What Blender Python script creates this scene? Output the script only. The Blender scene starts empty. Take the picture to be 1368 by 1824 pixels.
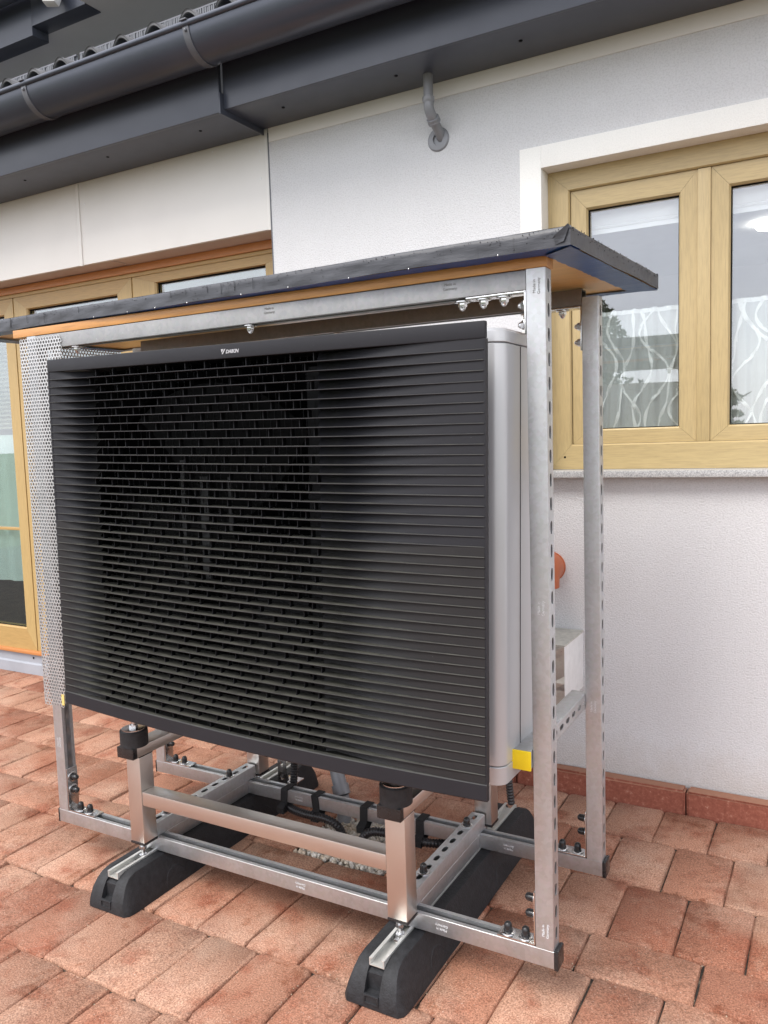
import bpy, bmesh, math, random
from mathutils import Vector, Matrix, Euler
R = math.radians
random.seed(7)
scene = bpy.context.scene
C = scene.collection

# ------------------------------------------------------------------ camera, sky, sun, exposure
cam = bpy.data.cameras.new('camera')
cam.sensor_fit = 'VERTICAL'; cam.sensor_height = 36.0; cam.sensor_width = 27.0
cam.lens = 1435.32 / 1824 * 36.0
cam.clip_start = 0.05; cam.clip_end = 2000
co = bpy.data.objects.new('camera', cam); C.objects.link(co)
co.location = (0.59777, -1.44103, 1.27304)
co.rotation_euler = (R(84.788), R(1.795), R(29.223))
scene.camera = co

SUN_EL, SUN_AZ = 52, 200            # azimuth: degrees clockwise from +Y
world = bpy.data.worlds.new('World'); scene.world = world; world.use_nodes = True
wn = world.node_tree; wn.nodes.clear()
def wnode(t, **k):
    n = wn.nodes.new(t)
    for a, b in k.items(): setattr(n, a, b)
    return n
out = wnode('ShaderNodeOutputWorld'); bg = wnode('ShaderNodeBackground')
sky = wnode('ShaderNodeTexSky'); sky.sky_type = 'NISHITA'; sky.sun_disc = False
sky.sun_elevation = R(SUN_EL); sky.sun_rotation = R(SUN_AZ); sky.air_density = 1.0; sky.dust_density = 2.0
tc = wnode('ShaderNodeTexCoord'); mp = wnode('ShaderNodeMapping'); mp.inputs['Scale'].default_value = (1, 1, 2.6)
nz = wnode('ShaderNodeTexNoise'); nz.inputs['Scale'].default_value = 2.4; nz.inputs['Detail'].default_value = 7
nz.inputs['Roughness'].default_value = 0.52
rp = wnode('ShaderNodeValToRGB')
rp.color_ramp.elements[0].position = 0.30; rp.color_ramp.elements[0].color = (5.4, 5.5, 6.2, 1)
rp.color_ramp.elements[1].position = 0.72; rp.color_ramp.elements[1].color = (9.8, 9.7, 9.9, 1)
mx = wnode('ShaderNodeMixRGB'); mx.inputs['Fac'].default_value = 0.80
wn.links.new(tc.outputs['Generated'], mp.inputs['Vector']); wn.links.new(mp.outputs['Vector'], nz.inputs['Vector'])
wn.links.new(nz.outputs['Fac'], rp.inputs['Fac'])
wn.links.new(sky.outputs['Color'], mx.inputs['Color1']); wn.links.new(rp.outputs['Color'], mx.inputs['Color2'])
wn.links.new(mx.outputs['Color'], bg.inputs['Color']); bg.inputs['Strength'].default_value = 0.13
wn.links.new(bg.outputs['Background'], out.inputs['Surface'])

sun = bpy.data.lights.new('sun', 'SUN'); sun.energy = 1.4; sun.angle = R(28); sun.color = (1.0, 0.96, 0.90)
so = bpy.data.objects.new('sun', sun); C.objects.link(so)
az = R(SUN_AZ); el = R(SUN_EL)
sd = Vector((math.sin(az) * math.cos(el), math.cos(az) * math.cos(el), math.sin(el)))
so.rotation_euler = sd.to_track_quat('Z', 'Y').to_euler(); so.location = sd * 20
scene.view_settings.view_transform = 'Standard'; scene.view_settings.look = 'None'
scene.view_settings.exposure = 1.2; scene.view_settings.gamma = 1.0
scene.view_settings.use_curve_mapping = False
scene.cycles.max_bounces = 8; scene.cycles.transparent_max_bounces = 16

# ------------------------------------------------------------------ materials
def mat(name):
    m = bpy.data.materials.new(name); m.use_nodes = True
    nt = m.node_tree; b = nt.nodes['Principled BSDF']
    return m, nt, b
def N(nt, t, **k):
    n = nt.nodes.new(t)
    for a, v in k.items():
        if a in n.inputs: n.inputs[a].default_value = v
        else: setattr(n, a, v)
    return n
def pos_out(nt, scale=(1, 1, 1)):
    g = N(nt, 'ShaderNodeNewGeometry'); m = N(nt, 'ShaderNodeMapping'); m.inputs['Scale'].default_value = scale
    nt.links.new(g.outputs['Position'], m.inputs['Vector']); return m.outputs['Vector']
def noise(nt, vec, scale, detail=4, rough=0.55):
    n = N(nt, 'ShaderNodeTexNoise', Scale=scale, Detail=detail, Roughness=rough)
    nt.links.new(vec, n.inputs['Vector']); return n.outputs['Fac']
def ramp(nt, fac, stops):
    r = N(nt, 'ShaderNodeValToRGB'); e = r.color_ramp.elements
    while len(e) < len(stops): e.new(0.5)
    for i, (p, c) in enumerate(stops):
        e[i].position = p; e[i].color = (*c, 1) if len(c) == 3 else c
    nt.links.new(fac, r.inputs['Fac']); return r.outputs['Color']
def mixc(nt, fac, a, b, mode='MIX'):
    m = N(nt, 'ShaderNodeMixRGB'); m.blend_type = mode
    for s, v in (('Fac', fac), ('Color1', a), ('Color2', b)):
        if hasattr(v, 'node'): nt.links.new(v, m.inputs[s])
        elif s == 'Fac': m.inputs[s].default_value = v
        else: m.inputs[s].default_value = (*v, 1)
    return m.outputs['Color']
def bump(nt, b, h, strength=0.3, dist=0.002):
    n = N(nt, 'ShaderNodeBump', Strength=strength, Distance=dist)
    nt.links.new(h, n.inputs['Height']); nt.links.new(n.outputs['Normal'], b.inputs['Normal'])
def sc(c, k): return tuple(min(1, v * k) for v in c)

def plain(name, col, rough=0.5, metal=0.0, var=0.12, nscale=9, rv=0.08, bstr=0.0, bscale=300, spec=0.5, stretch=(1, 1, 1)):
    m, nt, b = mat(name); v = pos_out(nt, stretch)
    nt.links.new(ramp(nt, noise(nt, v, nscale, 6), [(0.3, sc(col, 1 - var)), (0.7, sc(col, 1 + var))]), b.inputs['Base Color'])
    b.inputs['Roughness'].default_value = rough; b.inputs['Metallic'].default_value = metal
    b.inputs['Specular IOR Level'].default_value = spec
    rr = N(nt, 'ShaderNodeMapRange'); rr.inputs['To Min'].default_value = max(0.03, rough - rv); rr.inputs['To Max'].default_value = min(1, rough + rv)
    nt.links.new(noise(nt, v, nscale * 5, 4), rr.inputs['Value']); nt.links.new(rr.outputs['Result'], b.inputs['Roughness'])
    if bstr: bump(nt, b, noise(nt, v, bscale, 3), bstr)
    return m

def stucco(name, col, bs=0.55, scale=170, lo=0.85):
    m, nt, b = mat(name); v = pos_out(nt)
    big = noise(nt, v, 1.3, 5); fine = noise(nt, v, scale, 4, 0.6)
    c = mixc(nt, 1.0, ramp(nt, big, [(0.3, sc(col, 0.96)), (0.7, sc(col, 1.02))]), ramp(nt, fine, [(0.32, (lo,) * 3), (0.55, (1, 1, 1))]), 'MULTIPLY')
    c = mixc(nt, 1.0, c, ramp(nt, noise(nt, pos_out(nt, (9, 9, 0.6)), 1.0, 5, 0.6), [(0.35, (0.985, 0.985, 0.985)), (0.6, (1, 1, 1))]), 'MULTIPLY')
    g = N(nt, 'ShaderNodeNewGeometry'); sx = N(nt, 'ShaderNodeSeparateXYZ'); nt.links.new(g.outputs['Position'], sx.inputs['Vector'])
    ad = N(nt, 'ShaderNodeMath', operation='MULTIPLY_ADD'); ad.inputs[1].default_value = 0.22; nt.links.new(noise(nt, v, 14, 6, 0.7), ad.inputs[0]); nt.links.new(sx.outputs['Z'], ad.inputs[2])
    c = mixc(nt, 1.0, c, ramp(nt, ad.outputs[0], [(0.20, (0.88, 0.84, 0.80)), (0.34, (1, 1, 1))]), 'MULTIPLY')      # splash dirt at the foot
    nt.links.new(c, b.inputs['Base Color']); b.inputs['Roughness'].default_value = 0.92
    b.inputs['Specular IOR Level'].default_value = 0.2
    bump(nt, b, fine, bs, 0.004); return m

def wood(name, col, axis, rough=0.42, dark=0.84, scale=26, bs=0.10):
    m, nt, b = mat(name); s = [scale * 6] * 3; s['XYZ'.index(axis)] = scale * 0.42
    v = pos_out(nt, s); f = noise(nt, v, 1.6, 8, 0.62)
    s2 = [7.0] * 3; s2['XYZ'.index(axis)] = 0.7
    f2 = noise(nt, pos_out(nt, s2), 1.0, 3)
    c = mixc(nt, 1.0, ramp(nt, f, [(0.28, sc(col, dark)), (0.5, col), (0.75, sc(col, 1.12))]), ramp(nt, f2, [(0.3, (0.95, 0.94, 0.92)), (0.7, (1, 1, 1))]), 'MULTIPLY')
    nt.links.new(c, b.inputs['Base Color']); b.inputs['Roughness'].default_value = rough
    bump(nt, b, f, bs, 0.001); return m

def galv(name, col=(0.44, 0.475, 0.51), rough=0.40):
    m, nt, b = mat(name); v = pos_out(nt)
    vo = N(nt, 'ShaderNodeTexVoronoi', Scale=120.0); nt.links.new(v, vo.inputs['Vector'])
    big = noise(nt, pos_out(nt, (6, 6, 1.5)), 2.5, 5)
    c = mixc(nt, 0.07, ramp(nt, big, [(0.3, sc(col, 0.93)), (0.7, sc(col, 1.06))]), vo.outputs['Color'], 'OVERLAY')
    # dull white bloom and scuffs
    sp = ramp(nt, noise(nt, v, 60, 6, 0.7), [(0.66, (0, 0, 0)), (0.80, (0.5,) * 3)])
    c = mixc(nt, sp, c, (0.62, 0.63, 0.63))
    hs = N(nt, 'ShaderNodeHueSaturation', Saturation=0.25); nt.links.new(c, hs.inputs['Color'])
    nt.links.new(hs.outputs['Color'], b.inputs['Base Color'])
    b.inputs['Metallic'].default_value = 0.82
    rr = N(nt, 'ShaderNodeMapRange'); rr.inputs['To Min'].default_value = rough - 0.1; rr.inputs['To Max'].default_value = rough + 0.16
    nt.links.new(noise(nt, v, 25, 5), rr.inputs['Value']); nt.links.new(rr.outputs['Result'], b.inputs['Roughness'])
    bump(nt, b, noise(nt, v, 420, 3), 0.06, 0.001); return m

def paver_mat():
    m, nt, b = mat('paver'); v = pos_out(nt)
    oi = N(nt, 'ShaderNodeObjectInfo')
    base = ramp(nt, oi.outputs['Random'], [(0.0, (0.25, 0.108, 0.068)), (0.22, (0.355, 0.182, 0.118)), (0.6, (0.395, 0.224, 0.152)), (0.85, (0.335, 0.158, 0.099)), (1.0, (0.215, 0.085, 0.052))])
    big = noise(nt, v, 7.5, 5, 0.6)
    c = mixc(nt, ramp(nt, big, [(0.50, (0, 0, 0)), (0.64, (0.85,) * 3)]), base, (0.25, 0.088, 0.05))       # damp, redder patches
    pale = ramp(nt, noise(nt, v, 3.1, 6, 0.65), [(0.47, (0, 0, 0)), (0.68, (0.75,) * 3)])
    c = mixc(nt, pale, c, (0.42, 0.285, 0.210))                                                          # pale bloom
    gr = noise(nt, v, 250, 4, 0.7)
    c = mixc(nt, 1.0, c, ramp(nt, gr, [(0.34, (0.50, 0.47, 0.45)), (0.50, (0.98, 0.96, 0.95)), (0.66, (1.5, 1.5, 1.5))]), 'MULTIPLY')
    sp = ramp(nt, noise(nt, v, 210, 2, 0.5), [(0.66, (0, 0, 0)), (0.74, (0.7,) * 3)])
    c = mixc(nt, sp, c, (0.56, 0.42, 0.34))
    dk = ramp(nt, noise(nt, v, 24, 7, 0.75), [(0.54, (1, 1, 1)), (0.70, (0.58, 0.50, 0.44))])
    c = mixc(nt, 0.85, c, dk, 'MULTIPLY')
    wet = ramp(nt, noise(nt, v, 4.6, 8, 0.72), [(0.575, (1, 1, 1)), (0.63, (0.70, 0.56, 0.48))])      # damp stains with ragged edges
    c = mixc(nt, 0.9, c, wet, 'MULTIPLY')
    nt.links.new(c, b.inputs['Base Color']); b.inputs['Roughness'].default_value = 0.86
    b.inputs['Specular IOR Level'].default_value = 0.3
    bump(nt, b, gr, 0.7, 0.003); return m

def sand_mat():
    m, nt, b = mat('joint_sand'); v = pos_out(nt)
    c = ramp(nt, noise(nt, v, 26, 6, 0.7), [(0.40, (0.016, 0.013, 0.011)), (0.54, (0.045, 0.036, 0.027)), (0.64, (0.15, 0.115, 0.08)), (0.74, (0.05, 0.05, 0.028))])
    c = mixc(nt, 1.0, c, ramp(nt, noise(nt, v, 420, 2), [(0.35, (0.6,) * 3), (0.65, (1.4,) * 3)]), 'MULTIPLY')
    nt.links.new(c, b.inputs['Base Color']); b.inputs['Roughness'].default_value = 0.95
    bump(nt, b, noise(nt, v, 260, 3), 0.7, 0.004); return m

def edging_mat():
    m, nt, b = mat('edging'); v = pos_out(nt)
    f = noise(nt, v, 62, 8, 0.74)
    c = ramp(nt, f, [(0.3, (0.18, 0.046, 0.027)), (0.50, (0.25, 0.075, 0.045)), (0.60, (0.30, 0.105, 0.066)), (0.66, (0.46, 0.26, 0.19))])
    g = N(nt, 'ShaderNodeNewGeometry'); sx = N(nt, 'ShaderNodeSeparateXYZ'); nt.links.new(g.outputs['Normal'], sx.inputs['Vector'])
    up = ramp(nt, sx.outputs['Z'], [(0.3, (0, 0, 0)), (0.75, (0.7,) * 3)])
    c = mixc(nt, up, c, (0.34, 0.18, 0.11))      # dusty tops
    nt.links.new(c, b.inputs['Base Color']); b.inputs['Roughness'].default_value = 0.8
    bump(nt, b, noise(nt, v, 160, 4), 0.4, 0.003); return m

def granite_mat():
    m, nt, b = mat('granite'); v = pos_out(nt)
    c = ramp(nt, noise(nt, v, 260, 3, 0.7), [(0.33, (0.20, 0.20, 0.21)), (0.47, (0.36, 0.36, 0.36)), (0.6, (0.52, 0.52, 0.51))])
    nt.links.new(c, b.inputs['Base Color']); b.inputs['Roughness'].default_value = 0.45; return m

def louvre_mat(name, col):
    m, nt, b = mat(name); v = pos_out(nt)
    g = N(nt, 'ShaderNodeNewGeometry'); sx = N(nt, 'ShaderNodeSeparateXYZ'); nt.links.new(g.outputs['Normal'], sx.inputs['Vector'])
    up = ramp(nt, sx.outputs['Z'], [(0.55, (0, 0, 0)), (0.9, (1, 1, 1))])
    du = ramp(nt, noise(nt, pos_out(nt, (6, 20, 20)), 3.5, 6, 0.7), [(0.35, (0.25,) * 3), (0.65, (1, 1, 1))])
    dust = mixc(nt, 1.0, up, du, 'MULTIPLY')
    base = ramp(nt, noise(nt, v, 5, 5), [(0.3, sc(col, 0.88)), (0.7, sc(col, 1.12))])
    c = mixc(nt, dust, base, (0.070, 0.070, 0.057))       # dust lying on the slat tops
    sp = ramp(nt, noise(nt, v, 260, 2), [(0.77, (0, 0, 0)), (0.80, (0.5,) * 3)])
    c = mixc(nt, sp, c, (0.2, 0.2, 0.2))
    nt.links.new(c, b.inputs['Base Color']); b.inputs['Specular IOR Level'].default_value = 0.25
    rr = N(nt, 'ShaderNodeMapRange'); rr.inputs['To Min'].default_value = 0.44; rr.inputs['To Max'].default_value = 0.64
    nt.links.new(noise(nt, v, 12, 5), rr.inputs['Value']); nt.links.new(rr.outputs['Result'], b.inputs['Roughness'])
    return m

def glass_mat(name, refl=0.30, tint=(0.97, 0.99, 0.985)):
    m, nt, b = mat(name); nt.nodes.remove(b)
    o = nt.nodes['Material Output']
    t = N(nt, 'ShaderNodeBsdfTransparent'); t.inputs['Color'].default_value = (*tint, 1)
    g = N(nt, 'ShaderNodeBsdfGlossy', Roughness=0.004); g.inputs['Color'].default_value = (0.95, 0.96, 1.0, 1)
    f = N(nt, 'ShaderNodeFresnel', IOR=1.5)
    bf = N(nt, 'ShaderNodeNewGeometry'); io = N(nt, 'ShaderNodeMath', operation='MULTIPLY_ADD'); io.inputs[1].default_value = 1 / 1.5 - 1.5; io.inputs[2].default_value = 1.5
    nt.links.new(bf.outputs['Backfacing'], io.inputs[0]); nt.links.new(io.outputs[0], f.inputs['IOR'])     # the same thin pane seen from either side
    a = N(nt, 'ShaderNodeMath', operation='MULTIPLY_ADD'); a.inputs[1].default_value = 1.6; a.inputs[2].default_value = refl
    a.use_clamp = True
    nt.links.new(f.outputs['Fac'], a.inputs[0])
    x = N(nt, 'ShaderNodeMixShader'); nt.links.new(a.outputs[0], x.inputs['Fac'])
    nt.links.new(t.outputs[0], x.inputs[1]); nt.links.new(g.outputs[0], x.inputs[2]); nt.links.new(x.outputs[0], o.inputs['Surface'])
    return m

def cloth_mat(name, col, see=0.3):
    m, nt, b = mat(name); o = nt.nodes['Material Output']; nt.nodes.remove(b)
    v = pos_out(nt, (1, 1, 1)); w = ramp(nt, noise(nt, v, 420, 2), [(0.35, sc(col, 0.9)), (0.65, col)])
    d = N(nt, 'ShaderNodeBsdfDiffuse'); t = N(nt, 'ShaderNodeBsdfTranslucent'); tr = N(nt, 'ShaderNodeBsdfTransparent')
    nt.links.new(w, d.inputs['Color']); nt.links.new(w, t.inputs['Color'])
    x = N(nt, 'ShaderNodeMixShader', Fac=0.3); nt.links.new(d.outputs[0], x.inputs[1]); nt.links.new(t.outputs[0], x.inputs[2])
    y = N(nt, 'ShaderNodeMixShader', Fac=see); nt.links.new(x.outputs[0], y.inputs[1]); nt.links.new(tr.outputs[0], y.inputs[2])
    nt.links.new(y.outputs[0], o.inputs['Surface']); return m

def lamp_mat(name, col, s):
    m, nt, b = mat(name); b.inputs['Base Color'].default_value = (*col, 1)
    b.inputs['Emission Color'].default_value = (*col, 1); b.inputs['Emission Strength'].default_value = s; return m

def tarp_mat(name, col, rough=0.42):
    m, nt, b = mat(name); v = pos_out(nt)
    w = noise(nt, pos_out(nt, (3, 10, 14)), 3.0, 5, 0.6)
    c = ramp(nt, noise(nt, v, 6, 5), [(0.3, sc(col, 0.82)), (0.7, sc(col, 1.15))])
    st = ramp(nt, noise(nt, pos_out(nt, (70, 70, 3)), 1.0, 3, 0.6), [(0.60, (1, 1, 1)), (0.72, (0.6,) * 3)])   # wet runs
    c = mixc(nt, 0.8, c, st, 'MULTIPLY')
    nt.links.new(c, b.inputs['Base Color']); b.inputs['Roughness'].default_value = rough
    bump(nt, b, w, 0.35, 0.006); return m

M = dict(
 stucco=stucco('stucco', (0.645, 0.645, 0.652), 0.8, 185), white_stucco=stucco('white_stucco', (0.80, 0.79, 0.755), 0.35, 230, 0.93),
 cream=plain('cream_panel', (0.74, 0.72, 0.685), 0.55, var=0.03, nscale=3),
 cream_under=plain('cream_underside', (0.50, 0.40, 0.345), 0.6, var=0.05),  # cream turned brown in its colour, standing in for warm reflected light
 anthracite=plain('anthracite_sheet', (0.050, 0.057, 0.078), 0.33, var=0.10, nscale=2.5),
 gutter=plain('gutter_sheet', (0.064, 0.072, 0.094), 0.32, metal=0.25, var=0.12, nscale=3),
 tile=plain('roof_tile', (0.13, 0.13, 0.135), 0.55, var=0.3, nscale=20, bstr=0.3, bscale=150),
 upper=plain('upper_soffit', (0.60, 0.60, 0.61), 0.6, var=0.08, nscale=2),
 comb=plain('comb', (0.11, 0.115, 0.13), 0.45),
 pipe=plain('grey_pipe', (0.22, 0.225, 0.24), 0.32, var=0.06),
 oakx=wood('oak_foil_x', (0.435, 0.332, 0.165), 'X'), oakz=wood('oak_foil_z', (0.435, 0.332, 0.165), 'Z'),
 doorx=wood('door_oak_x', (0.42, 0.27, 0.10), 'X'), doorz=wood('door_oak_z', (0.44, 0.305, 0.125), 'Z'),
 header=wood('header_wood', (0.50, 0.205, 0.065), 'X'),
 board=wood('varnished_board', (0.56, 0.33, 0.10), 'X', 0.35, 0.8, 12), batten=wood('varnished_batten', (0.50, 0.23, 0.058), 'X', 0.38, 0.7, 14),
 glass=glass_mat('window_glass', 0.065), door_glass=glass_mat('door_glass', 0.07, (0.88, 0.95, 0.93)),
 granite=granite_mat(), paver=paver_mat(), edging=edging_mat(),
 sand=sand_mat(),
 soil=plain('garden_ground', (0.10, 0.115, 0.06), 0.95, var=0.3, nscale=4),
 galv=galv('galvanised'), galv_shaded=galv('galvanised_shaded', (0.27, 0.26, 0.245), 0.46),  # top rail copy: shade under the lid and paver reflection put into its colour
 steel=plain('stainless', (0.68, 0.66, 0.63), 0.36, metal=1.0, var=0.04, nscale=3, rv=0.025, stretch=(1, 1, 0.3)),
 zinc=plain('zinc_bolt', (0.62, 0.62, 0.62), 0.24, metal=1.0, var=0.1),
 perf=plain('perforated_sheet', (0.50, 0.50, 0.50), 0.40, metal=0.55, var=0.08, nscale=12),
 alu=plain('aluminium', (0.62, 0.62, 0.59), 0.38, metal=0.6, var=0.14, nscale=18),
 case=plain('silver_case', (0.47, 0.475, 0.485), 0.34, metal=0.35, var=0.03, nscale=2),
 louvre=louvre_mat('louvre', (0.016, 0.016, 0.0195)), louvre_low=louvre_mat('louvre_lower', (0.0175, 0.0165, 0.0172)),  # lower half browned in its colour, imitating light reflected off the pavers
 dark=plain('dark_plastic', (0.0030, 0.0030, 0.0036), 0.6, var=0.2, spec=0.12),
 void=plain('black_inner', (0.0016, 0.0016, 0.0020), 0.9, var=0.2, spec=0.04),
 innergrey=plain('inner_grey', (0.013, 0.013, 0.015), 0.6, spec=0.2),
 rubber=plain('rubber', (0.011, 0.0115, 0.0135), 0.68, var=0.45, nscale=70, bstr=0.6, bscale=210),
 cap=plain('black_cap', (0.015, 0.015, 0.016), 0.28, var=0.15), strap=plain('black_strap', (0.013, 0.013, 0.014), 0.9, bstr=0.4, bscale=600),
 hose=plain('black_hose', (0.016, 0.016, 0.018), 0.33), yellow=plain('yellow_cap', (0.78, 0.56, 0.010), 0.4, var=0.06, nscale=30),
 tarp=tarp_mat('tarp_grey', (0.040, 0.042, 0.050)), blue=tarp_mat('tarp_blue', (0.014, 0.078, 0.27), 0.38),
 drop=plain('water_drop', (0.02, 0.02, 0.022), 0.06), whitep=plain('white_plastic', (0.78, 0.78, 0.77), 0.4, var=0.02),
 lamp_box=plain('lamp_housing', (0.55, 0.55, 0.54), 0.4), orange=plain('orange_pipe', (0.40, 0.105, 0.038), 0.38, var=0.08),
 foil=plain('foil', (0.62, 0.61, 0.58), 0.3, metal=0.8, var=0.1, nscale=30, bstr=0.25, bscale=40), foam=plain('white_foam', (0.70, 0.70, 0.69), 0.8, var=0.06, nscale=30, bstr=0.2, bscale=200),
 mortar=plain('foam_top', (0.46, 0.45, 0.40), 0.9, var=0.15, nscale=60, bstr=0.5, bscale=120),
 cloth=cloth_mat('lace', (0.76, 0.80, 0.79), 0.34), thread=cloth_mat('lace_thread', (0.86, 0.88, 0.87), 0.1), cloth2=cloth_mat('door_curtain_cloth', (0.70, 0.75, 0.72), 0.05),
 blind=plain('blind', (0.20, 0.16, 0.115), 0.7, var=0.1, stretch=(1, 1, 30)),
 room=plain('room_wall', (0.66, 0.65, 0.64), 0.8, var=0.03), floor=plain('room_floor', (0.25, 0.2, 0.15), 0.5),
 stamp=plain('stamp_print', (0.60, 0.61, 0.62), 0.5, var=0.02), stampdark=plain('stamp_print_dark', (0.16, 0.15, 0.14), 0.5, var=0.02),
 logo=plain('logo_print', (0.40, 0.40, 0.42), 0.4, var=0.02), tape=plain('yellow_tape', (0.62, 0.47, 0.16), 0.5),
 bark=plain('bark', (0.09, 0.07, 0.05), 0.9), leaf=plain('leaf', (0.045, 0.075, 0.022), 0.6, var=0.4, nscale=3),
 grit=plain('joint_grit', (0.34, 0.27, 0.19), 0.9, var=0.5, nscale=120),
 support=plain('fan_support_grey', (0.035, 0.035, 0.038), 0.6),
 kick=plain('kick_strip_paint', (0.30, 0.32, 0.355), 0.4, var=0.08),
 pebble=None, glow=lamp_mat('lamp_glow', (1, 0.97, 0.9), 10.0))
def pebble_mat():
    m, nt, b = mat('pebble'); at = N(nt, 'ShaderNodeVertexColor'); at.layer_name = 'tint'
    v = pos_out(nt); c = mixc(nt, 0.35, at.outputs['Color'], ramp(nt, noise(nt, v, 140, 4), [(0.3, (0.2, 0.17, 0.13)), (0.7, (0.75, 0.72, 0.66))]))
    nt.links.new(c, b.inputs['Base Color']); b.inputs['Roughness'].default_value = 0.7; return m
M['pebble'] = pebble_mat()

# ------------------------------------------------------------------ mesh helpers
class MB:
    def __init__(s): s.v = []; s.f = []; s.m = []
    def add(s, verts, faces, mi=0):
        o = len(s.v); s.v += [tuple(p) for p in verts]; s.f += [tuple(i + o for i in f) for f in faces]; s.m += [mi] * len(faces); return s
    def box(s, x0, x1, y0, y1, z0, z1, bev=0.0, mi=0):
        if bev <= 0:
            p = [(x, y, z) for x in (x0, x1) for y in (y0, y1) for z in (z0, z1)]
            return s.add(p, [(0, 1, 3, 2), (4, 6, 7, 5), (0, 4, 5, 1), (2, 3, 7, 6), (0, 2, 6, 4), (1, 5, 7, 3)], mi)
        b = bmesh.new(); bmesh.ops.create_cube(b, size=1)
        for w in b.verts: w.co = ((x0 + x1) / 2 + w.co.x * (x1 - x0), (y0 + y1) / 2 + w.co.y * (y1 - y0), (z0 + z1) / 2 + w.co.z * (z1 - z0))
        bmesh.ops.bevel(b, geom=b.edges[:], offset=bev, segments=2, affect='EDGES', profile=0.6)
        return s.bm(b, mi)
    def bm(s, b, mi=0):
        b.verts.index_update(); s.add([w.co[:] for w in b.verts], [[w.index for w in f.verts] for f in b.faces], mi); b.free(); return s
    def ring(s, loops, closed=True, caps=(True, True), mi=0):
        n = len(loops[0]); vs = [p for l in loops for p in l]; fs = []
        for k in range(len(loops) - 1):
            for i in range(n if closed else n - 1):
                j = (i + 1) % n; fs.append((k * n + i, k * n + j, (k + 1) * n + j, (k + 1) * n + i))
        if caps[0]: fs.append(tuple(range(n - 1, -1, -1)))
        if caps[1]: fs.append(tuple((len(loops) - 1) * n + i for i in range(n)))
        return s.add(vs, fs, mi)
    def tube(s, pts, r, n=12, mi=0, caps=(True, True)):
        pts = [Vector(p) for p in pts]; rs = r if isinstance(r, (list, tuple)) else [r] * len(pts); loops = []; up = None
        for i, p in enumerate(pts):
            t = (pts[min(i + 1, len(pts) - 1)] - pts[max(i - 1, 0)]).normalized()
            if up is None: up = Vector((0, 0, 1)) if abs(t.z) < 0.9 else Vector((1, 0, 0))
            a = t.cross(up).normalized(); c = a.cross(t).normalized(); up = c
            loops.append([p + (a * math.cos(2 * math.pi * k / n) + c * math.sin(2 * math.pi * k / n)) * rs[i] for k in range(n)])
        return s.ring(loops, True, caps, mi)
    def lathe(s, base, axis, prof, n=16, mi=0):
        a = Vector(axis).normalized(); u = a.orthogonal().normalized(); w = a.cross(u); base = Vector(base)
        return s.ring([[base + a * h + (u * math.cos(2 * math.pi * k / n) + w * math.sin(2 * math.pi * k / n)) * max(r, 1e-5) for k in range(n)] for r, h in prof], True, (True, True), mi)
    def prism(s, prof, axis, a, b, mi=0):
        def P(u, v, t): return {'X': (t, u, v), 'Y': (u, t, v), 'Z': (u, v, t)}[axis]
        return s.ring([[P(u, v, t) for u, v in prof] for t in (a, b)], True, (True, True), mi)
    def xf(s, mt): s.v = [tuple(mt @ Vector(p)) for p in s.v]; return s
    def mesh(s, name, mats, off=Vector((0, 0, 0)), smooth=35):
        me = bpy.data.meshes.new(name)
        me.from_pydata([(p[0] - off.x, p[1] - off.y, p[2] - off.z) for p in s.v], [], s.f)
        for m in (mats if isinstance(mats, (list, tuple)) else [mats]): me.materials.append(M[m] if isinstance(m, str) else m)
        if len(me.materials) > 1: me.polygons.foreach_set('material_index', s.m)
        b = bmesh.new(); b.from_mesh(me); bmesh.ops.recalc_face_normals(b, faces=b.faces[:]); b.to_mesh(me); b.free()
        if smooth: me.shade_smooth(); me.set_sharp_from_angle(angle=R(smooth))
        me.update(); return me
def off_of(p):
    o = Vector((0, 0, 0))
    while p is not None:
        if p.get('_local'): return o
        o += p.location; p = p.parent
    return o
def link(name, me, parent=None, loc=(0, 0, 0)):
    o = bpy.data.objects.new(name, me); C.objects.link(o); o.location = loc
    if parent is not None: o.parent = parent
    return o
def part(name, mb, mats, parent=None, smooth=35, **props):
    o = link(name, mb.mesh(name, mats, off_of(parent), smooth), parent)
    for k, v in props.items(): o[k] = v
    return o
def thing(name, label, cat, loc=(0, 0, 0), group=None):
    o = bpy.data.objects.new(name, None); C.objects.link(o); o.location = loc; o.empty_display_size = 0.1
    o['label'] = label; o['category'] = cat
    if group: o['group'] = group
    return o
def tag(o, label, cat, group=None):
    o['label'] = label; o['category'] = cat
    if group: o['group'] = group
    return o
def put(me, name, parent, world_loc, rot=(0, 0, 0)):
    o = link(name, me, parent, Vector(world_loc) - off_of(parent)); o.rotation_euler = rot; return o

# ------------------------------------------------------------------ ground and paving
g = MB(); g.add([(-300, -300, -0.045), (300, -300, -0.045), (300, 300, -0.045), (-300, 300, -0.045)], [(0, 1, 2, 3)])
part('ground', g, 'soil')['kind'] = 'structure'
pit = (-0.868, -0.536, 0.503, 0.775)
bed = MB()
bed.box(-9, 4, -4.5, pit[2], -0.040, -0.0105); bed.box(-9, 4, pit[3], 1.70, -0.040, -0.0105)
bed.box(-9, pit[0], pit[2], pit[3], -0.040, -0.0105); bed.box(pit[1], 4, pit[2], pit[3], -0.040, -0.0105)
bed.box(pit[0], pit[1], pit[2], pit[3], -0.042, -0.035)
patio = part('patio', bed, 'sand'); patio['kind'] = 'structure'

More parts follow.
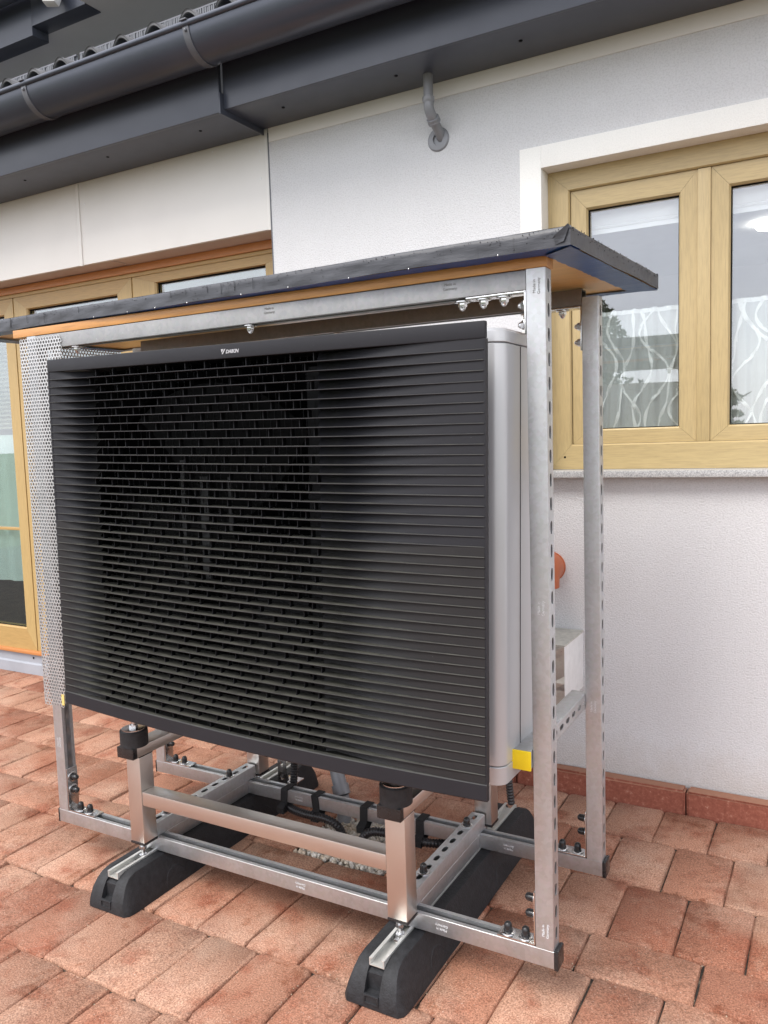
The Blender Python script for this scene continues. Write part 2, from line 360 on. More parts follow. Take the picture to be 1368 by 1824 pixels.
def paver_mesh(w, l, seed):
    rnd = random.Random(seed); b = MB(); g_ = 0.0010; c = 0.009
    def outline(ins, z, j):
        x, y = w / 2 - g_ - ins, l / 2 - g_ - ins; cc = c + ins * 0.4; p = []
        for cx, cy, dx, dy in ((-x, -y, 1, 0), (x, -y, 0, 1), (x, y, -1, 0), (-x, y, 0, -1)):
            L = 2 * (x if dx else y)
            for t in (cc * 0.30 / L, cc * 1.25 / L, 0.34, 0.66, 1 - cc * 1.25 / L):
                px_, py_ = cx + dx * L * t, cy + dy * L * t
                if t < cc / L: px_ += -dy * cc * 0.30 ; py_ += dx * cc * 0.30
                p.append((px_, py_))
        return [(u + rnd.gauss(0, j * 0.6), v + rnd.gauss(0, j * 0.6), z + rnd.uniform(-0.0005, 0.0005)) for u, v in p]
    b.ring([outline(0, -0.03, 0.0003), outline(0.0, -0.0066, 0.0021), outline(0.0046, 0.0, 0.0022)], True, (False, True))
    return b.mesh('paver', 'paver', smooth=50)
rows = [(1.272, 1.042, 0.1625, 0.116), (1.042, 0.774, 0.1625, 0.029), (0.774, 0.506, 0.1625, 0.107), (0.506, 0.342, 0.270, 0.070),
        (0.342, 0.062, 0.1625, 0.117), (0.062, -0.208, 0.1625, 0.004), (-0.208, -0.478, 0.1650, -0.05), (-0.478, -0.64, 0.27, 0.05), (-0.64, -0.91, 0.1625, 0.02)]
for yy in range(6): rows.append((-0.91 - 0.27 * yy, -1.18 - 0.27 * yy, 0.1625, 0.03 + 0.083 * yy))
rows.append((1.55, 1.272, 0.1625, 0.05))
variants = {}
cand = []
camM = co.matrix_basis.inverted()
def in_view(x, y, pad=0.12):
    q = camM @ Vector((x, y, 0))
    if q.z > -0.2: return False
    u = 1435.32 * q.x / -q.z / 684; v = 1435.32 * q.y / -q.z / 912
    return abs(u) < 1 + pad and abs(v) < 1 + pad
for ri, (y1, y0, w, ox) in enumerate(rows):
    k0 = int((-5.2 - ox) / w); k1 = int((2.2 - ox) / w)
    for k in range(k0, k1):
        xc = ox + (k + 0.5) * w; yc = (y0 + y1) / 2
        if y1 > 1.3 and xc > -1.5: continue
        if pit[0] < xc < pit[1] and pit[2] < yc < pit[3]: continue
        q = camM @ Vector((xc, yc, 0)); cand.append((0 if in_view(xc, yc) else 1, q.length, xc, yc, w, y1 - y0))
cand.sort()
far = MB(); prnd = random.Random(3)
for i, (iv, dist, xc, yc, w, l) in enumerate(cand):
    if iv == 1 and dist > 4.5: continue
    key = (round(w, 4), round(l, 4), prnd.randrange(5))
    if key not in variants: variants[key] = paver_mesh(w, l, len(variants) + 11)
    rz = prnd.gauss(0, 0.006) + (math.pi if prnd.random() < 0.5 else 0)
    loc = (xc + prnd.gauss(0, 0.0010), yc + prnd.gauss(0, 0.0012), prnd.gauss(-0.0006, 0.0009)); rot = (prnd.gauss(0, 0.004), prnd.gauss(0, 0.004), rz)
    if i < 296:
        o = link('paver', variants[key], patio, loc); o.rotation_euler = rot
    else:
        me = variants[key]; mt = Matrix.Translation(loc) @ Euler(rot).to_matrix().to_4x4()
        far.add([tuple(mt @ v.co) for v in me.vertices], [tuple(p.vertices) for p in me.polygons])
if far.v: part('outer_pavers', far, 'paver', patio, kind='stuff')

# grit and crumbs of sand lying in and beside the joints
cr = MB(); crr = random.Random(41); near = [q for q in cand[:296] if q[1] < 3.6]
for i in range(900):
    iv0, d0, xc, yc, w, l = crr.choice(near)
    if crr.random() < 0.7: x, y = xc + w / 2 * crr.choice((-1, 1)) + crr.gauss(0, 0.004), yc + crr.uniform(-l / 2, l / 2)
    else: x, y = xc + crr.uniform(-w / 2, w / 2), yc + l / 2 * crr.choice((-1, 1)) + crr.gauss(0, 0.004)
    if pit[0] < x < pit[1] and pit[2] < y < pit[3]: continue
    r = crr.uniform(0.0009, 0.0024); a = crr.uniform(0, 6)
    cr.add([(x + r * math.cos(a), y + r * math.sin(a), -0.001), (x + r * math.cos(a + 2.1), y + r * math.sin(a + 2.1), -0.001), (x + r * math.cos(a + 4.2), y + r * math.sin(a + 4.2), -0.001), (x, y, r * 1.1)], [(0, 1, 3), (1, 2, 3), (2, 0, 3)])
part('joint_grit', cr, 'grit', patio, smooth=0, kind='stuff')

# gravel pit
gb = MB(); grnd = random.Random(5); tints = []
ico = bmesh.new(); bmesh.ops.create_icosphere(ico, subdivisions=1, radius=1); iv_ = [v.co.copy() for v in ico.verts]; ico.verts.index_update(); if_ = [[v.index for v in f.verts] for f in ico.faces]; ico.free()
for i in range(1700):
    r = grnd.uniform(0.005, 0.0115); p = Vector((grnd.uniform(pit[0] + 0.006, pit[1] - 0.006), grnd.uniform(pit[2] + 0.006, pit[3] - 0.006), grnd.uniform(-0.024, 0.004)))
    mt = Matrix.Translation(p) @ Euler([grnd.uniform(0, 6) for _ in range(3)]).to_matrix().to_4x4() @ Matrix.Diagonal((r * grnd.uniform(0.8, 1.5), r, r * grnd.uniform(0.6, 1), 1))
    gb.add([mt @ (v * grnd.uniform(0.86, 1.1)) for v in iv_], if_)
    t = grnd.choice([(0.62, 0.58, 0.50), (0.52, 0.46, 0.37), (0.68, 0.66, 0.61), (0.40, 0.34, 0.27), (0.35, 0.33, 0.30), (0.55, 0.44, 0.32)])
    tints += [t] * len(iv_)
go = part('gravel', gb, 'pebble', smooth=0); go['kind'] = 'stuff'; tag(go, 'pale mixed gravel filling the square gap in the paving under the steel stand', 'gravel')
ca = go.data.color_attributes.new('tint', 'FLOAT_COLOR', 'POINT')
for i, t in enumerate(tints): ca.data[i].color = (*t, 1)

# ------------------------------------------------------------------ house
WY = 1.33
house = thing('house', 'pale rendered house with dark grey eaves, oak framed window and terrace door', 'house', (-1.0, WY, 0))
wx0, wx1, wz0, wz1 = -0.378, 0.815, 1.118, 2.252      # hole taken by the window surround
w = MB()
w.box(-1.450, wx0, WY, 1.63, -0.04, 2.60); w.box(wx1, 3.5, WY, 1.63, -0.04, 2.60)
w.box(wx0, wx1, WY, 1.63, -0.04, wz0); w.box(wx0, wx1, WY, 1.63, wz1, 2.60)
w.box(-8, -4.62, WY, 1.63, -0.04, 2.60); w.box(-4.62, -1.450, WY + 0.16, 1.63, 2.20, 2.60)
part('wall', w, 'stucco', house)
s = MB(); s.box(-1.446, 3.5, WY - 0.004, WY - 0.0005, 2.492, 2.58); part('wall_trim', s, 'cream', house)
s = MB(); s.box(-1.4535, -1.4490, WY - 0.002, WY + 0.05, 0.02, 2.53); part('corner_bead', s, 'comb', house)
# cream panels over the door
for a, b in ((-2.584, -1.468), (-4.60, -2.598)):
    s = MB(); s.box(a, b, WY + 0.004, WY + 0.022, 2.150, 2.55, 0.001); part('cladding_panel', s, 'cream', house)
for a, b in ((-2.600, -2.582), (-1.469, -1.455)):
    s = MB(); s.box(a, b, WY - 0.002, WY + 0.010, 2.146, 2.55, 0.001); part('cover_strip', s, 'cream', house)
s = MB(); s.box(-4.6, -2.412, WY + 0.022, WY + 0.15, 2.153, 2.175); s.box(-2.40, -1.455, WY + 0.022, WY + 0.15, 2.151, 2.175); s.box(-2.412, -2.400, WY + 0.022, WY + 0.13, 2.147, 2.175)
part('shutter_box_floor', s, 'cream_under', house)
for x, z in ((-2.55, 2.43), (-1.50, 2.47), (-1.50, 2.36), (-2.1, 2.515), (-1.75, 2.515)):
    s = MB(); s.lathe((x, WY + 0.005, z), (0, -1, 0), [(0.005, 0), (0.0045, 0.002), (0.001, 0.003)], 8); part('screw', s, 'whitep', house)

# eaves: soffits, fascia, gutter
s = MB(); s.box(-8, -1.470, 1.062, WY - 0.001, 2.530, 2.552, 0.002); part('soffit', s, 'anthracite', house)
s = MB(); s.box(-1.470, 3.5, 1.082, WY - 0.006, 2.545, 2.560, 0.002); part('soffit', s, 'anthracite', house)
s = MB(); s.box(-8, -1.472, 1.058, 1.075, 2.528, 2.78, 0.002); s.box(-1.4725, -1.466, 1.056, WY - 0.006, 2.522, 2.60, 0.001); part('fascia', s, 'anthracite', house)
s = MB(); s.box(-1.4655, 3.5, 1.076, 1.090, 2.543, 2.78, 0.002); part('fascia', s, 'anthracite', house)
s = MB(); s.box(0.268, 0.281, 1.0735, 1.0765, 2.5425, 2.66, 0.0008); s.box(0.268, 0.281, 1.0735, 1.10, 2.5405, 2.5428); part('joint_cover', s, 'gutter', house)
scr = MB(); scr.lathe((0, 0, 0), (0, 0, -1), [(0.007, 0), (0.006, 0.003), (0.001, 0.0045)], 10); scm = scr.mesh('screw', 'dark')
for x in (-3.3, -2.74, -2.19, -1.66): put(scm, 'screw', house, (x, 1.16, 2.5305))
for x in (-1.27, -0.78, -0.32, 0.15): put(scm, 'screw', house, (x, 1.19, 2.5455))
GY, GZ, GR = 0.960, 2.757, 0.098
def arc(r, a0, a1, n, cy=GY, cz=GZ): return [(cy + r * math.cos(R(a0 + (a1 - a0) * i / n)), cz + r * math.sin(R(a0 + (a1 - a0) * i / n))) for i in range(n + 1)]
prof = arc(GR, 180, 355, 28) + list(reversed(arc(GR - 0.002, 180, 355, 28)))
s = MB(); s.prism(prof, 'X', -8, 3.5)
s.tube([(-8, GY - GR - 0.002, GZ + 0.004), (3.5, GY - GR - 0.002, GZ + 0.004)], 0.010, 12)
gut = part('gutter', s, 'gutter', house, smooth=40)
s = MB(); s.prism(arc(GR + 0.0035, 172, 352, 28) + list(reversed(arc(GR + 0.0006, 172, 352, 28))), 'X', -0.014, 0.014)
s.box(-0.014, 0.014, GY - GR - 0.016, GY - GR + 0.008, GZ + 0.012, GZ + 0.0165, 0.001); s.lathe((0, GY - GR - 0.003, GZ - 0.018), (0, -1, -0.15), [(0.006, 0), (0.006, 0.005), (0.002, 0.007)], 8)
gm = s.mesh('bracket', 'comb', Vector((0, 0, 0)))
for x in (-3.2, -2.325, -1.445, -0.56, 0.32): put(gm, 'bracket', gut, (x, 0, 0))

# pantile roof behind the gutter
roofp = MB(); roofp.box(-8, 3.5, 1.10, 2.1, 2.80, 2.815); roofp.xf(Matrix.Translation((0, 1.1, 2.8)) @ Matrix.Rotation(R(9), 4, 'X') @ Matrix.Translation((0, -1.1, -2.8)))
roof = part('roof', roofp, 'comb', house)
def tile_mesh():
    n = 22; wv = 0.1705; up = []; lo = []
    for i in range(n + 1):
        t = i / n; h = 0.062 * max(0, math.sin(math.pi * (t - 0.12) / 0.76)) ** 1.1 if 0.12 < t < 0.88 else 0.0
        up.append(((t - 0.5) * wv * 1.01, h)); lo.append(((t - 0.5) * wv * 1.01, h - 0.012))
    b = MB(); prof = up + list(reversed(lo))
    def P(y, k): return [(x, y, z * k) for x, z in prof]
    b.ring([P(0.004, 0.94), P(0.0, 1.0), P(0.40, 1.0)], True, (True, True)); return b.mesh('tile', 'tile', smooth=45)
tm = tile_mesh(); trnd = random.Random(9)
for k in range(-7, 20):
    for c_ in range(2):
        put(tm, 'tile', roof, (-2.508 + 0.1705 * k, 0.925 + 0.33 * c_ + trnd.gauss(0, 0.002), 2.785 + 0.33 * c_ * 0.16 + 0.010 * c_), (R(9), trnd.gauss(0, 0.006), trnd.gauss(0, 0.004)))
for a, b in ((-6.0, -2.236), (-2.214, 3.0)):
    s = MB(); s.box(a, b, 1.062, 1.068, 2.925, 2.931, 0); s.box(a, b, 1.070, 1.073, 2.87, 2.929, 0)
    x = a
    crnd = random.Random(4)
    while x < b - 0.01:
        ww = crnd.uniform(0.006, 0.009)
        if -2.9 < x < -1.1: s.box(x, x + ww, 1.064 - crnd.uniform(0, 0.004), 1.0695, 2.878 - crnd.uniform(0, 0.006), 2.925)
        x += ww + crnd.uniform(0.002, 0.004)
    part('eaves_comb', s, 'comb', house)
# upper eave of the house, seen over the low roof
s = MB(); s.box(-8, -2.46, 1.42, 2.6, 3.315, 3.34); s.box(-2.46, 3.5, 1.15, 2.6, 3.315, 3.34); part('upper_soffit', s, 'upper', house)
s = MB(); s.box(-8, 3.5, 2.6, 2.75, 2.7, 4.6); part('upper_wall', s, 'upper', house)
s = MB(); s.box(-8, -2.83, 1.33, 1.425, 3.268, 3.55, 0.003); s.box(-2.83, -2.46, 1.33, 1.425, 3.31, 3.55, 0.003); part('upper_fascia', s, 'anthracite', house)
s = MB(); s.prism(arc(0.075, 180, 360, 20, 1.24, 3.475) + list(reversed(arc(0.072, 180, 360, 20, 1.24, 3.475))), 'X', -8, -2.52)
s.tube([(-8, 1.163, 3.477), (-2.52, 1.163, 3.477)], 0.009, 10); ug = part('upper_gutter', s, 'gutter', house)
s = MB(); s.prism(arc(0.079, 175, 355, 20, 1.24, 3.475) + list(reversed(arc(0.0757, 175, 355, 20, 1.24, 3.475))), 'X', -2.70, -2.676); part('bracket', s, 'gutter', ug)
s = MB(); s.box(-0.035, 0.035, -0.02, 0.02, -0.05, 0.05, 0.006); s.lathe((0, -0.021, 0.012), (0, -1, 0), [(0.022, 0), (0.024, 0.006), (0.016, 0.008)], 16); s.box(-0.008, 0.008, -0.005, 0.035, 0.05, 0.075)
lb = put(s.mesh('wall_lamp', 'lamp_box'), 'wall_lamp', house, (-2.60, 1.275, 3.365), (R(-18), R(10), R(12)))

# vent pipe out of the soffit into the wall
s = MB(); px = -0.682
s.tube([(px, 1.245, 2.56), (px, 1.245, 2.452)], 0.0175, 18)
s.lathe((px, 1.245, 2.470), (0, 0, -1), [(0.0175, 0), (0.0215, 0.002), (0.0215, 0.016), (0.019, 0.020)], 20)
s.tube([(px, 1.245, 2.452), (px, 1.2455, 2.436), (px + 0.001, 1.250, 2.424), (px + 0.002, 1.259, 2.413), (px + 0.003, 1.272, 2.403)], 0.0185, 18)
s.lathe((px + 0.003, 1.268, 2.406), (0.03, 0.80, -0.60), [(0.0185, 0), (0.0235, 0.001), (0.0235, 0.008), (0.0215, 0.0095), (0.0215, 0.011), (0.0235, 0.0125), (0.0235, 0.020), (0.019, 0.021)], 20)
s.tube([(px + 0.003, 1.272, 2.403), (px + 0.006, 1.34, 2.352)], 0.0175, 18)
vp = part('vent_pipe', s, 'pipe', house)
s = MB(); s.lathe((px - 0.004, WY + 0.001, 2.350), (0, -1, 0), [(0.043, 0), (0.043, 0.002), (0.038, 0.007), (0.020, 0.009), (0.018, 0.002)], 32); part('rosette', s, 'pipe', vp)

# window surround, frame, sashes
win = part('window_surround', MB().box(wx0, -0.302, WY - 0.0035, 1.405, 1.142, wz1, 0.0015).box(0.740, wx1, WY - 0.0035, 1.405, 1.142, wz1, 0.0015).box(-0.302, 0.740, WY - 0.0035, 1.405, 2.178, wz1, 0.0015), 'white_stucco', house)
s = MB(); s.box(wx0, wx1, 1.405, 1.63, 1.142, 1.15); s.box(wx0, -0.302, 1.405, 1.63, 1.15, wz1); s.box(0.740, wx1, 1.405, 1.63, 1.15, wz1); s.box(-0.302, 0.74, 1.405, 1.63, 2.178, wz1)
part('inner_reveal', s, 'room', house)
s = MB(); s.box(-0.335, 0.775, 1.282, 1.404, 1.1185, 1.1415, 0.003); part('window_sill', s, 'granite', house)
def mitred(b, x0, x1, z0, z1, t, y0, y1, bev=0.004, tb=None, tt=None):
    """four mitred members; material 0 runs along X, 1 along Z"""
    tb = tb or t; tt = tt or t; e = 0.0004
    def member(o, i, mi):
        o = [Vector(p) for p in o]; i = [Vector(p) for p in i]
        # outer edge o0-o1, inner edge i0-i1 (x,z); front face with a small inner bevel
        f = lambda p, y: (p.x, y, p.y)
        d = [(i[k] - o[k]).normalized() * bev for k in (0, 1)]
        lo = [f(o[0], y1), f(o[1], y1), f(i[1], y1), f(i[0], y1)]
        l1 = [f(o[0], y0), f(o[1], y0), f(i[1] - d[1], y0), f(i[0] - d[0], y0)]
        l0 = [f(o[0], y0 + bev), f(o[1], y0 + bev), f(i[1], y0 + bev), f(i[0], y0 + bev)]
        b.ring([lo, l0, l1], True, (True, True), mi)
    member([(x0 + e, z1), (x1 - e, z1)], [(x0 + t + e, z1 - tt), (x1 - t - e, z1 - tt)], 0)
    member([(x1 - e, z0), (x0 + e, z0)], [(x1 - t - e, z0 + tb), (x0 + t + e, z0 + tb)], 0)
    member([(x0, z0 + e), (x0, z1 - e)], [(x0 + t, z0 + tb + e), (x0 + t, z1 - tt - e)], 1)
    member([(x1, z1 - e), (x1, z0 + e)], [(x1 - t, z1 - tt - e), (x1 - t, z0 + tb + e)], 1)
    return b
window = part('window', mitred(MB(), -0.302, 0.740, 1.1425, 2.178, 0.076, 1.400, 1.47, 0.006, 0.088, 0.071), ['oakx', 'oakz'], house, smooth=20)
for a, b in ((-0.224, 0.191), (0.233, 0.650)):
    part('sash', mitred(MB(), a, b, 1.2315, 2.106, 0.0575, 1.413, 1.47, 0.008, 0.051, 0.068), ['oakx', 'oakz'], window, smooth=20)
    s = MB(); s.box(a + 0.050, b - 0.050, 1.436, 1.442, 1.275, 2.046); part('pane', s, 'glass', window)
    s = MB()
    for q in ((a + 0.0575, a + 0.0605, 1.283, 2.038), (b - 0.0605, b - 0.0575, 1.283, 2.038), (a + 0.0575, b - 0.0575, 1.2825, 1.2855), (a + 0.0575, b - 0.0575, 2.035, 2.038)):
        s.box(q[0], q[1], 1.428, 1.4355, q[2], q[3])
    part('gasket', s, 'dark', window)
s = MB(); s.box(0.1915, 0.2325, 1.405, 1.46, 1.2305, 2.105, 0.004); part('mullion', s, 'oakz', window)
s = MB(); s.box(0.650, 0.664, 1.42, 1.47, 1.2305, 2.107); part('frame_filler', s, 'oakz', window)
s = MB(); s.lathe((-0.251, 1.3995, 1.186), (0, -1, 0), [(0.004, 0), (0.003, 0.001)], 10); part('drain_hole', s, 'dark', window)
# room behind
s = MB()
X0, X1, Y0, Y1, Z0, Z1 = -7.5, 3.2, 1.632, 5.2, -0.02, 2.46
s.add([(X0, Y0, Z0), (X1, Y0, Z0), (X1, Y1, Z0), (X0, Y1, Z0), (X0, Y0, Z1), (X1, Y0, Z1), (X1, Y1, Z1), (X0, Y1, Z1)], [(3, 2, 6, 7), (0, 3, 7, 4), (2, 1, 5, 6), (4, 7, 6, 5)])
s.add([(X0, 1.45, Z0), (X1, 1.45, Z0), (X1, Y1, Z0), (X0, Y1, Z0)], [(0, 1, 2, 3)], 1)
part('room', s, ['room', 'floor'], house, smooth=0)
# blinds' cassettes and lace curtains
for i, (a, b) in enumerate(((-0.166, 0.133), (0.291, 0.592))):
    s = MB(); s.box(a - 0.012, b + 0.012, 1.482, 1.535, 1.992, 2.06, 0.006); s.tube([(a - 0.012, 1.492, 1.988), (b + 0.012, 1.492, 1.988)], 0.009, 10); s.box(a - 0.01, b + 0.01, 1.487, 1.491, 1.966, 1.982)
    tag(part('roller_blind', s, 'whitep'), 'white rolled up blind at the top of the %s window pane' % ('left' if i == 0 else 'right'), 'blind', 'roller blinds behind the window')
    s = MB(); nx, nz_ = 40, 24; vs = []; fs = []
    crn = random.Random(21 + i); ph = [crn.uniform(0, 6) for _ in range(4)]
    def fold(t, z): return 1.468 + 0.006 * math.sin(t * 34 + ph[0]) + 0.004 * math.sin(t * 71 + ph[1] + z * 2)
    zt_, zb_ = 1.690, 1.262
    for k in range(nz_ + 1):
        for j in range(nx + 1):
            t = j / nx; z = zb_ + (zt_ - zb_) * k / nz_
            vs.append((a - 0.02 + (b - a + 0.04) * t, fold(t, z), z + (0.004 * math.sin(t * 60 + ph[2]) if k == nz_ else 0)))
    for k in range(nz_):
        for j in range(nx): o_ = k * (nx + 1) + j; fs.append((o_, o_ + 1, o_ + nx + 2, o_ + nx + 1))
    s.add(vs, fs)
    cu = part('curtain', s, 'cloth', None, smooth=180)
    tag(cu, 'white half height lace curtain with wavy lines behind the %s window pane' % ('left' if i == 0 else 'right'), 'curtain', 'lace curtains in the window')
    s = MB()
    for r_ in range(8):
        cx = (r_ + 0.5) / 8; am = crn.uniform(0.07, 0.15); fr = crn.uniform(13, 21); p0 = crn.uniform(0, 6.28); pts = []
        for k in range(49):
            z = zb_ + 0.01 + (zt_ - zb_ - 0.02) * k / 48; t = min(1, max(0, cx + am * math.sin(z * fr + p0) + 0.03 * math.sin(z * 31 + p0 * 3)))
            pts.append((t, z))
        vs = []
        for k, (t, z) in enumerate(pts):
            wd = 0.0046 + 0.0016 * math.sin(k * 0.7 + p0)
            dt = (pts[min(48, k + 1)][0] - pts[max(0, k - 1)][0]) * (b - a); dz = (pts[min(48, k + 1)][1] - pts[max(0, k - 1)][1]); L = math.hypot(dt, dz)
            x = a - 0.02 + (b - a + 0.04) * t
            for sg in (-1, 1): vs.append((x + sg * wd * dz / L, fold(t, z) - 0.0015, z - sg * wd * dt / L))
        s.add(vs, [(2 * k, 2 * k + 1, 2 * k + 3, 2 * k + 2) for k in range(48)])
    for z0_ in (zb_, zt_ - 0.014):
        vs = []
        for j in range(nx + 1):
            t = j / nx
            for z in (z0_, z0_ + 0.014): vs.append((a - 0.02 + (b - a + 0.04) * t, fold(t, z) - 0.002, z))
        s.add(vs, [(2 * k, 2 * k + 1, 2 * k + 3, 2 * k + 2) for k in range(nx)])
    part('stitched_line', s, 'thread', cu, smooth=180)
s = MB(); s.lathe((0.250, 3.90, 2.458), (0, 0, -1), [(0.095, 0), (0.095, 0.02), (0.085, 0.032), (0.02, 0.036)], 32)
tag(part('ceiling_lamp', s, 'glow'), 'round white lit lamp on the ceiling inside the right window pane', 'lamp')

# terrace door
door = part('terrace_door', MB().box(-4.6, -1.4505, 1.475, 1.56, 2.094, 2.112, 0.003), 'doorx', house)
s = MB(); s.box(-4.6, -1.4505, 1.468, 1.56, 2.113, 2.1505, 0.003); part('header', s, 'header', door)
def leaf(x0, x1, tb, tt, t, zb=0.140, zt=2.093, y=1.480):
    part('frame', mitred(MB(), x0, x1, zb, zt, t, y, y + 0.06, 0.008, tb, tt), ['doorx', 'doorz'], door, smooth=20)
    s = MB(); s.box(x0 + t - 0.01, x1 - t + 0.01, y + 0.026, y + 0.032, zb + tb - 0.01, zt - tt + 0.01); part('pane', s, 'door_glass', door)
    s = MB()
    for q in ((x0 + t, x0 + t + 0.004, zb + tb, zt - tt), (x1 - t - 0.004, x1 - t, zb + tb, zt - tt), (x0 + t, x1 - t, zb + tb, zb + tb + 0.004), (x0 + t, x1 - t, zt - tt - 0.006, zt - tt)): s.box(q[0], q[1], y + 0.018, y + 0.0255, q[2], q[3])
    part('gasket', s, 'dark', door)
leaf(-4.30, -3.322, 0.125, 0.085, 0.082); leaf(-3.312, -2.425, 0.125, 0.070, 0.105); leaf(-2.415, -1.462, 0.09, 0.042, 0.15)
s = MB(); s.box(-4.218, -3.404, 1.488, 1.504, 0.822, 0.838, 0.002); part('glazing_bar', s, 'doorx', door)
s = MB(); s.box(-3.3205, -3.3135, 1.485, 1.53, 0.14, 2.093); s.box(-2.4245, -2.4155, 1.485, 1.53, 0.14, 2.093); part('joint_post', s, 'doorz', door)
s = MB(); s.box(-4.6, -1.4505, 1.462, 1.56, 0.118, 0.1395, 0.006); part('threshold', s, 'header', door)
s = MB(); s.prism([(1.472, 0.0), (1.472, 0.058), (1.482, 0.066), (1.482, 0.117), (1.56, 0.117), (1.56, 0.0)], 'X', -4.6, -1.4505); ks = part('kick_strip', s, 'kick', door)
s = MB(); s.lathe((-3.36, 1.481, 0.095), (0, -1, 0), [(0.006, 0), (0.006, 0.002), (0.003, 0.0035)], 10); part('screw', s, 'dark', door)
s = MB()
for k in range(26): z = 2.02 - k * 0.024; s.prism([(1.56, z), (1.572, z - 0.012), (1.56, z - 0.024), (1.563, z - 0.024), (1.575, z - 0.012), (1.563, z)], 'X', -4.25, -3.38)
tag(part('pleated_blind', s, 'blind', None, smooth=0), 'brown pleated blind across the top of the left terrace door', 'blind')
s = MB(); vs = []; nx = 40
for z in (0.52, 1.36):
    for j in range(nx + 1): vs.append((-4.25 + 0.87 * j / nx, 1.532 + 0.010 * math.sin(j * 1.1), z))
s.add(vs, [(j, j + 1, j + nx + 2, j + nx + 1) for j in range(nx)]); tag(part('door_curtain', s, 'cloth2', None, smooth=180), 'pale green white curtain hanging behind the left terrace door glass', 'curtain')

# edging stones along the wall foot
ernd = random.Random(12)
joints = [-1.452, -1.10, -0.735, -0.410, -0.105, 0.181, 0.52, 0.86, 1.2, 1.55, 1.9]
for a, b in zip(joints, joints[1:]):
    s = MB(); bb = bmesh.new(); bmesh.ops.create_cube(bb, size=1)
    for q in bb.verts: q.co = ((a + b) / 2 + q.co.x * (b - a - 0.004), 1.3005 + q.co.y * 0.055, 0.024 + q.co.z * 0.108)
    bmesh.ops.bevel(bb, geom=[e for e in bb.edges], offset=0.007, segments=2, affect='EDGES')
    for q in bb.verts: q.co += Vector((ernd.gauss(0, 0.0008), ernd.gauss(0, 0.0008) if q.co.y < 1.31 else 0, ernd.gauss(0, 0.0008)))
    s.bm(bb); part('edging_stone', s, 'edging', patio, smooth=60)

# orange pipe stub and foil wrapped duct on the wall
s = MB(); pth = [(-0.286, 1.335, 0.800), (-0.286, 1.300, 0.800), (-0.286, 1.282, 0.797), (-0.286, 1.268, 0.788), (-0.286, 1.259, 0.774), (-0.286, 1.256, 0.760), (-0.286, 1.256, 0.738)]
s.tube(pth, 0.052, 28, caps=(False, False)); s.tube(list(reversed(pth)), 0.0485, 28, caps=(False, False)); s.lathe((-0.286, 1.322, 0.800), (0, 1, 0), [(0.053, 0), (0.0545, 0.002), (0.0545, 0.008)], 28)
tag(part('pipe_stub', s, 'orange'), 'orange brown plastic pipe elbow on the wall behind the steel posts, opening downwards', 'pipe')
dt = thing('insulated_duct', 'white foam box duct with crinkled foil front, running from unit to wall', 'duct', (-0.3, 1.2, 0.375))
s = MB(); s.box(-0.52, -0.171, 1.104, 1.329, 0.375, 0.572, 0.003); part('foam_body', s, 'foam', dt)
s = MB(); nx, nz_ = 9, 8; vs = []; frn = random.Random(2)
for k in range(nz_ + 1):
    for j in range(nx + 1): vs.append((-0.521 + 0.349 * j / nx, 1.1025 - abs(frn.gauss(0, 0.0018)), 0.375 + 0.197 * k / nz_))
s.add(vs, [(k * (nx + 1) + j, k * (nx + 1) + j + 1, (k + 1) * (nx + 1) + j + 1, (k + 1) * (nx + 1) + j) for k in range(nz_) for j in range(nx)]); part('foil_front', s, 'foil', dt, smooth=0)
s = MB(); s.box(-0.522, -0.169, 1.100, 1.3285, 0.5725, 0.579, 0.002); part('top_skin', s, 'mortar', dt)

# ------------------------------------------------------------------ galvanised frame
XL, XR, YF, YB = -1.5265, 0.0765, 0.1803, 0.5987
A = 0.041; TH = 0.0025
frame = thing('slotted_frame', 'galvanised slotted channel frame standing around the heat pump', 'frame', (-0.72, 0.41, 0.10))
def holed(b, n, pitch, hw, hh, width, th, start, P, nh=12):
    """slotted web: n cells along t; P(t, u, d) maps length, width, depth to space"""
    pw = width / 2
    def hole(c):
        pts = []
        for k in range(nh):
            a = 2 * math.pi * (k + 0.5) / nh; ca, sa = math.cos(a), math.sin(a)
            e = 3.2; rr = (abs(ca / hw) ** e + abs(sa / hh) ** e) ** (-1 / e); pts.append((c + rr * ca, rr * sa))
        return pts
    def rect(c):
        pts = []
        for k in range(nh):
            a = 2 * math.pi * (k + 0.5) / nh; ca, sa = math.cos(a), math.sin(a); q = min((pitch / 2) / abs(ca), pw / abs(sa)); pts.append((c + q * ca, q * sa))
        # push the nearest points onto the corners so the cells tile
        for sx in (-1, 1):
            for sy in (-1, 1):
                i = min(range(nh), key=lambda i: (pts[i][0] - c - sx * pitch / 2) ** 2 + (pts[i][1] - sy * pw) ** 2); pts[i] = (c + sx * pitch / 2, sy * pw)
        return pts
    for k in range(n):
        c = start + (k + 0.5) * pitch; h = hole(c); r = rect(c)
        b.ring([[P(t, u, 0) for t, u in r], [P(t, u, 0) for t, u in h], [P(t, u, th) for t, u in h], [P(t, u, th) for t, u in r]], True, (False, False))
